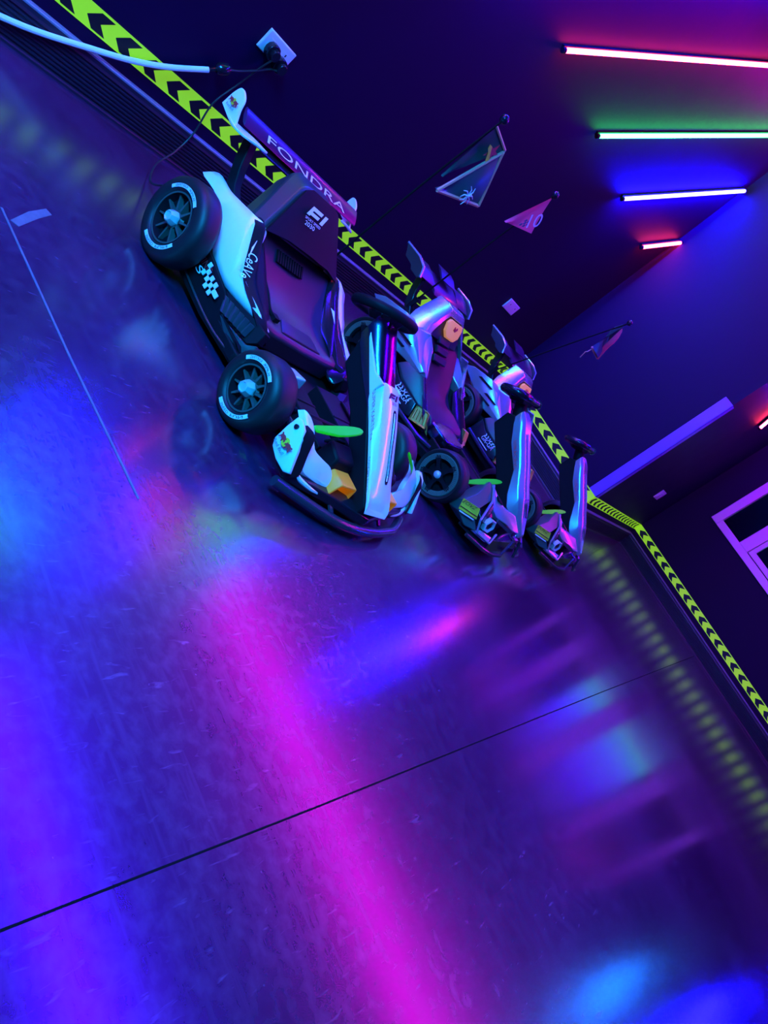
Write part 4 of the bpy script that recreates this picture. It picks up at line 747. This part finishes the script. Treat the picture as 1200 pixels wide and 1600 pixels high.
MB().loft([[(-0.50, -0.80, 0.085), (0.50, -0.80, 0.085), (0.45, -0.78, 0.15), (-0.45, -0.78, 0.15)], [(-0.34, -1.02, 0.09), (0.34, -1.02, 0.09), (0.30, -0.98, 0.17), (-0.30, -0.98, 0.17)]]).build('front_bumper', 'gloss', K2, bevel=0.008)

K3 = dup(K2, (6.80, -1.915, 0), math.radians(1.8), 'furthest angular silver ride-on kart, last of the row next to the wall corner')

# flags of the two angular karts
p2 = flag_pole(K2, (4.705, -1.165, 0.60), (4.775, -1.19, 1.782))
G0, G1, G2 = (4.765, -1.20, 1.752), (4.895, -1.23, 1.520), (4.58, -1.22, 1.425)
cloth(K2, p2, 'flag_panel', (G0, G1, G2), 'pinkflag', sag=0.015)
n2 = MB(); U = Vector((0.30, 0, -0.42)).normalized(); iu = Vector((0.62, 0, -0.18)).normalized()
# the number reads along the picture of the hanging cloth: digits upright across the pennant
du = (Vector(at_world(K2, (1, 0, 0)))-Vector(at_world(K2, (0, 0, 0))))
def flagpt(u_, v_, k=0.03): # u along G2->G1, v towards G0
    p = Vector(G2).lerp(Vector(G1), u_); p = p.lerp(Vector(G0), v_); return Vector(at_world(K2, p+Vector((0, -k, 0))))
fu = (flagpt(1, 0)-flagpt(0, 0)).normalized(); fv = (flagpt(0.5, 0.8)-flagpt(0.5, 0.0)); fv = (fv-fu*fv.dot(fu)).normalized()
MB().text('10', flagpt(0.55, 0.12), fu*0.93+fv*0.35, fv*0.93-fu*0.35, 0.12, 0.10).build('flag_number', 'letter', p2, flat=True)
fc = MB()
for i in range(4):
    for j in range(3):
        if (i+j) % 2 == 0:
            a, b_ = 0.30+i*0.065, 0.10+j*0.07
            fc.plate([flagpt(a, b_, 0.022), flagpt(a+0.065, b_, 0.022), flagpt(a+0.065, b_+0.07, 0.022), flagpt(a, b_+0.07, 0.022)], (0, -0.002, 0))
fc.build('flag_checker', 'holo', p2, flat=True)
p3 = flag_pole(K3, (6.425, -1.17, 0.60), (6.75, -1.455, 1.776))
cloth(K3, p3, 'flag_panel', ((6.74, -1.45, 1.735), (6.78, -1.44, 1.69), (6.945, -1.46, 1.385), (6.665, -1.46, 1.405)), 'holo', sag=0.05)
cloth(K3, p3, 'folded_flag_panel', ((6.72, -1.47, 1.70), (6.79, -1.47, 1.65), (6.93, -1.49, 1.383), (6.80, -1.48, 1.39)), 'pinkflag', sag=-0.03)
edge(K3, p3, ((6.665, -1.46, 1.405), (6.72, -1.47, 1.395), (6.94, -1.47, 1.383)), 0.010)
edge(K3, p3, ((6.70, -1.46, 1.40), (6.685, -1.46, 1.35), (6.66, -1.46, 1.335), (6.69, -1.46, 1.27)), 0.004, name='flag_cord')

# ------------------------------------------------------------------ small things on the walls and floor
def socket(label, x, y, n, z, w_, h_, loc_axis='x', rotz=0.0, holes=2):
    t = thing('wall_socket', label, 'socket', (x, y, z), rotz)
    MB().loft([[(-w_/2, 0, -h_/2), (w_/2, 0, -h_/2), (w_/2, 0, h_/2), (-w_/2, 0, h_/2)], [(-w_/2, -0.012, -h_/2), (w_/2, -0.012, -h_/2), (w_/2, -0.012, h_/2), (-w_/2, -0.012, h_/2)], [(-w_/2+0.006, -0.018, -h_/2+0.006), (w_/2-0.006, -0.018, -h_/2+0.006), (w_/2-0.006, -0.018, h_/2-0.006), (-w_/2+0.006, -0.018, h_/2-0.006)]]).build('face_plate', 'plate', t, bevel=0.003)
    for i in range(holes):
        cx = (i-(holes-1)/2)*w_/2
        MB().box(cx-0.028, cx+0.028, -0.0195, -0.017, -0.03, 0.03).build('outlet', 'plate', t, bevel=0.001)
        MB().box(cx-0.004, cx+0.004, -0.0215, -0.018, 0.008, 0.024).build('slot', 'black_print', t, flat=True)
    return t
so = socket('white double wall socket with two black plugs, above the first kart', 3.422, 0, 0, 0.950, 0.250, 0.132)
socket('plain double wall socket with nothing plugged in, above the second kart', 7.855, 0, 0, 0.966, 0.29, 0.130)
t = thing('wall_switch', 'small pink-lit switch plate on the corner return', 'switch', (11.19, YC, 0.975))
MB().box(-0.14, 0.14, -0.02, 0, -0.082, 0.082).build('face_plate', 'plate', t, bevel=0.006)
for s in (-1, 1): MB().box(*sorted((s*0.015, s*0.11)), -0.028, -0.018, -0.05, 0.05).build('rocker', 'plate', t, bevel=0.004)
# plug with the black cord that feeds the first kart
pc = thing('charger_cord', 'thin black cord from the upper plug down to the first kart', 'cord', (3.375, -0.02, 0.93))
def rel(o, p): return tuple(Vector(p)-o.location/S)
MB().tube(smooth_line([rel(pc, p) for p in ((3.375, -0.10, 0.905), (3.378, -0.07, 0.84), (3.385, -0.018, 0.66), (3.335, -0.03, 0.46), (3.36, -0.055, 0.25), (3.30, -0.12, 0.10), (3.12, -0.30, 0.03), (2.92, -0.62, 0.04), (2.84, -0.88, 0.20), (2.90, -1.05, 0.33))], 6), 0.006, 8).build('cable', 'cord', pc)
MB().loft([[(0.045*math.cos(a), -k, 0.045*math.sin(a)*1.1) for a in [math.pi*i/6 for i in range(12)]] for k in (0.0, 0.05)]).loft([[(0.03*math.cos(a), -k, 0.034*math.sin(a)) for a in [math.pi*i/6 for i in range(12)]] for k in (0.05, 0.085)]).build('plug', 'gloss', pc, bevel=0.004)
ex = thing('extension_cable', 'thick white cable draped along the wall to a dark connector', 'cable', (3.475, -0.02, 0.905))
MB().tube(smooth_line([rel(ex, p) for p in ((1.62, -0.075, 0.0), (1.86, -0.072, 0.04), (2.131, -0.068, 0.105), (2.31, -0.066, 0.161), (2.524, -0.062, 0.247), (2.752, -0.06, 0.346), (2.945, -0.06, 0.457), (3.137, -0.06, 0.598))], 6), 0.016, 10).build('white_sleeve', 'cable', ex)
cn = MB().tube([rel(ex, p) for p in ((3.137, -0.06, 0.598), (3.175, -0.06, 0.635))], 0.012, 10).tube([rel(ex, p) for p in ((3.172, -0.06, 0.630), (3.185, -0.06, 0.645), (3.225, -0.06, 0.675), (3.24, -0.06, 0.685))], [0.022, 0.036, 0.034, 0.02], 12)
cn.build('connector', 'gloss', ex, ang=40)
MB().tube(smooth_line([rel(ex, p) for p in ((3.235, -0.06, 0.68), (3.262, -0.058, 0.695), (3.308, -0.055, 0.725), (3.38, -0.055, 0.79), (3.44, -0.06, 0.855), (3.468, -0.09, 0.885))], 6), 0.007, 8).build('lead', 'cord', ex)
MB().loft([[(0.045*math.cos(a), -k, 0.045*math.sin(a)*1.1) for a in [math.pi*i/6 for i in range(12)]] for k in (0.0, 0.05)]).loft([[(0.03*math.cos(a), -k, 0.034*math.sin(a)) for a in [math.pi*i/6 for i in range(12)]] for k in (0.05, 0.085)]).build('plug', 'gloss', ex, bevel=0.004)
# floor seam, worn tape
q = MB().loft([[(x, y-0.003, 0.0), (x, y+0.003, 0.0), (x, y+0.003, 0.001), (x, y-0.003, 0.001)] for x, y in ((X0, -3.985), (0.975, -4.017), (2.0, -4.029), (6.0, -4.052), (12.42, -4.106))]).build('floor_seam', 'seam', kind='structure', flat=True)
q = MB().loft([[(x-0.005, y, 0.0), (x+0.005, y, 0.0), (x+0.005, y, 0.0015), (x-0.005, y, 0.0015)] for x, y in ((1.722, -1.60), (1.742, -2.0), (1.759, -2.34), (1.785, -2.65), (1.806, -2.93))]).build('tape_line', 'residue', flat=True)
tag(q, 'thin pale worn tape line on the floor left of the first kart', 'tape line')
q = MB().plate([(1.742, -1.655, 0), (1.772, -1.672, 0), (1.90, -1.545, 0), (1.995, -1.46, 0), (1.975, -1.435, 0), (1.86, -1.53, 0)], (0, 0, 0.002)).build('tape_patch', 'residue', flat=True)
tag(q, 'short wide pale tape remnant on the floor at the left edge', 'tape remnant')
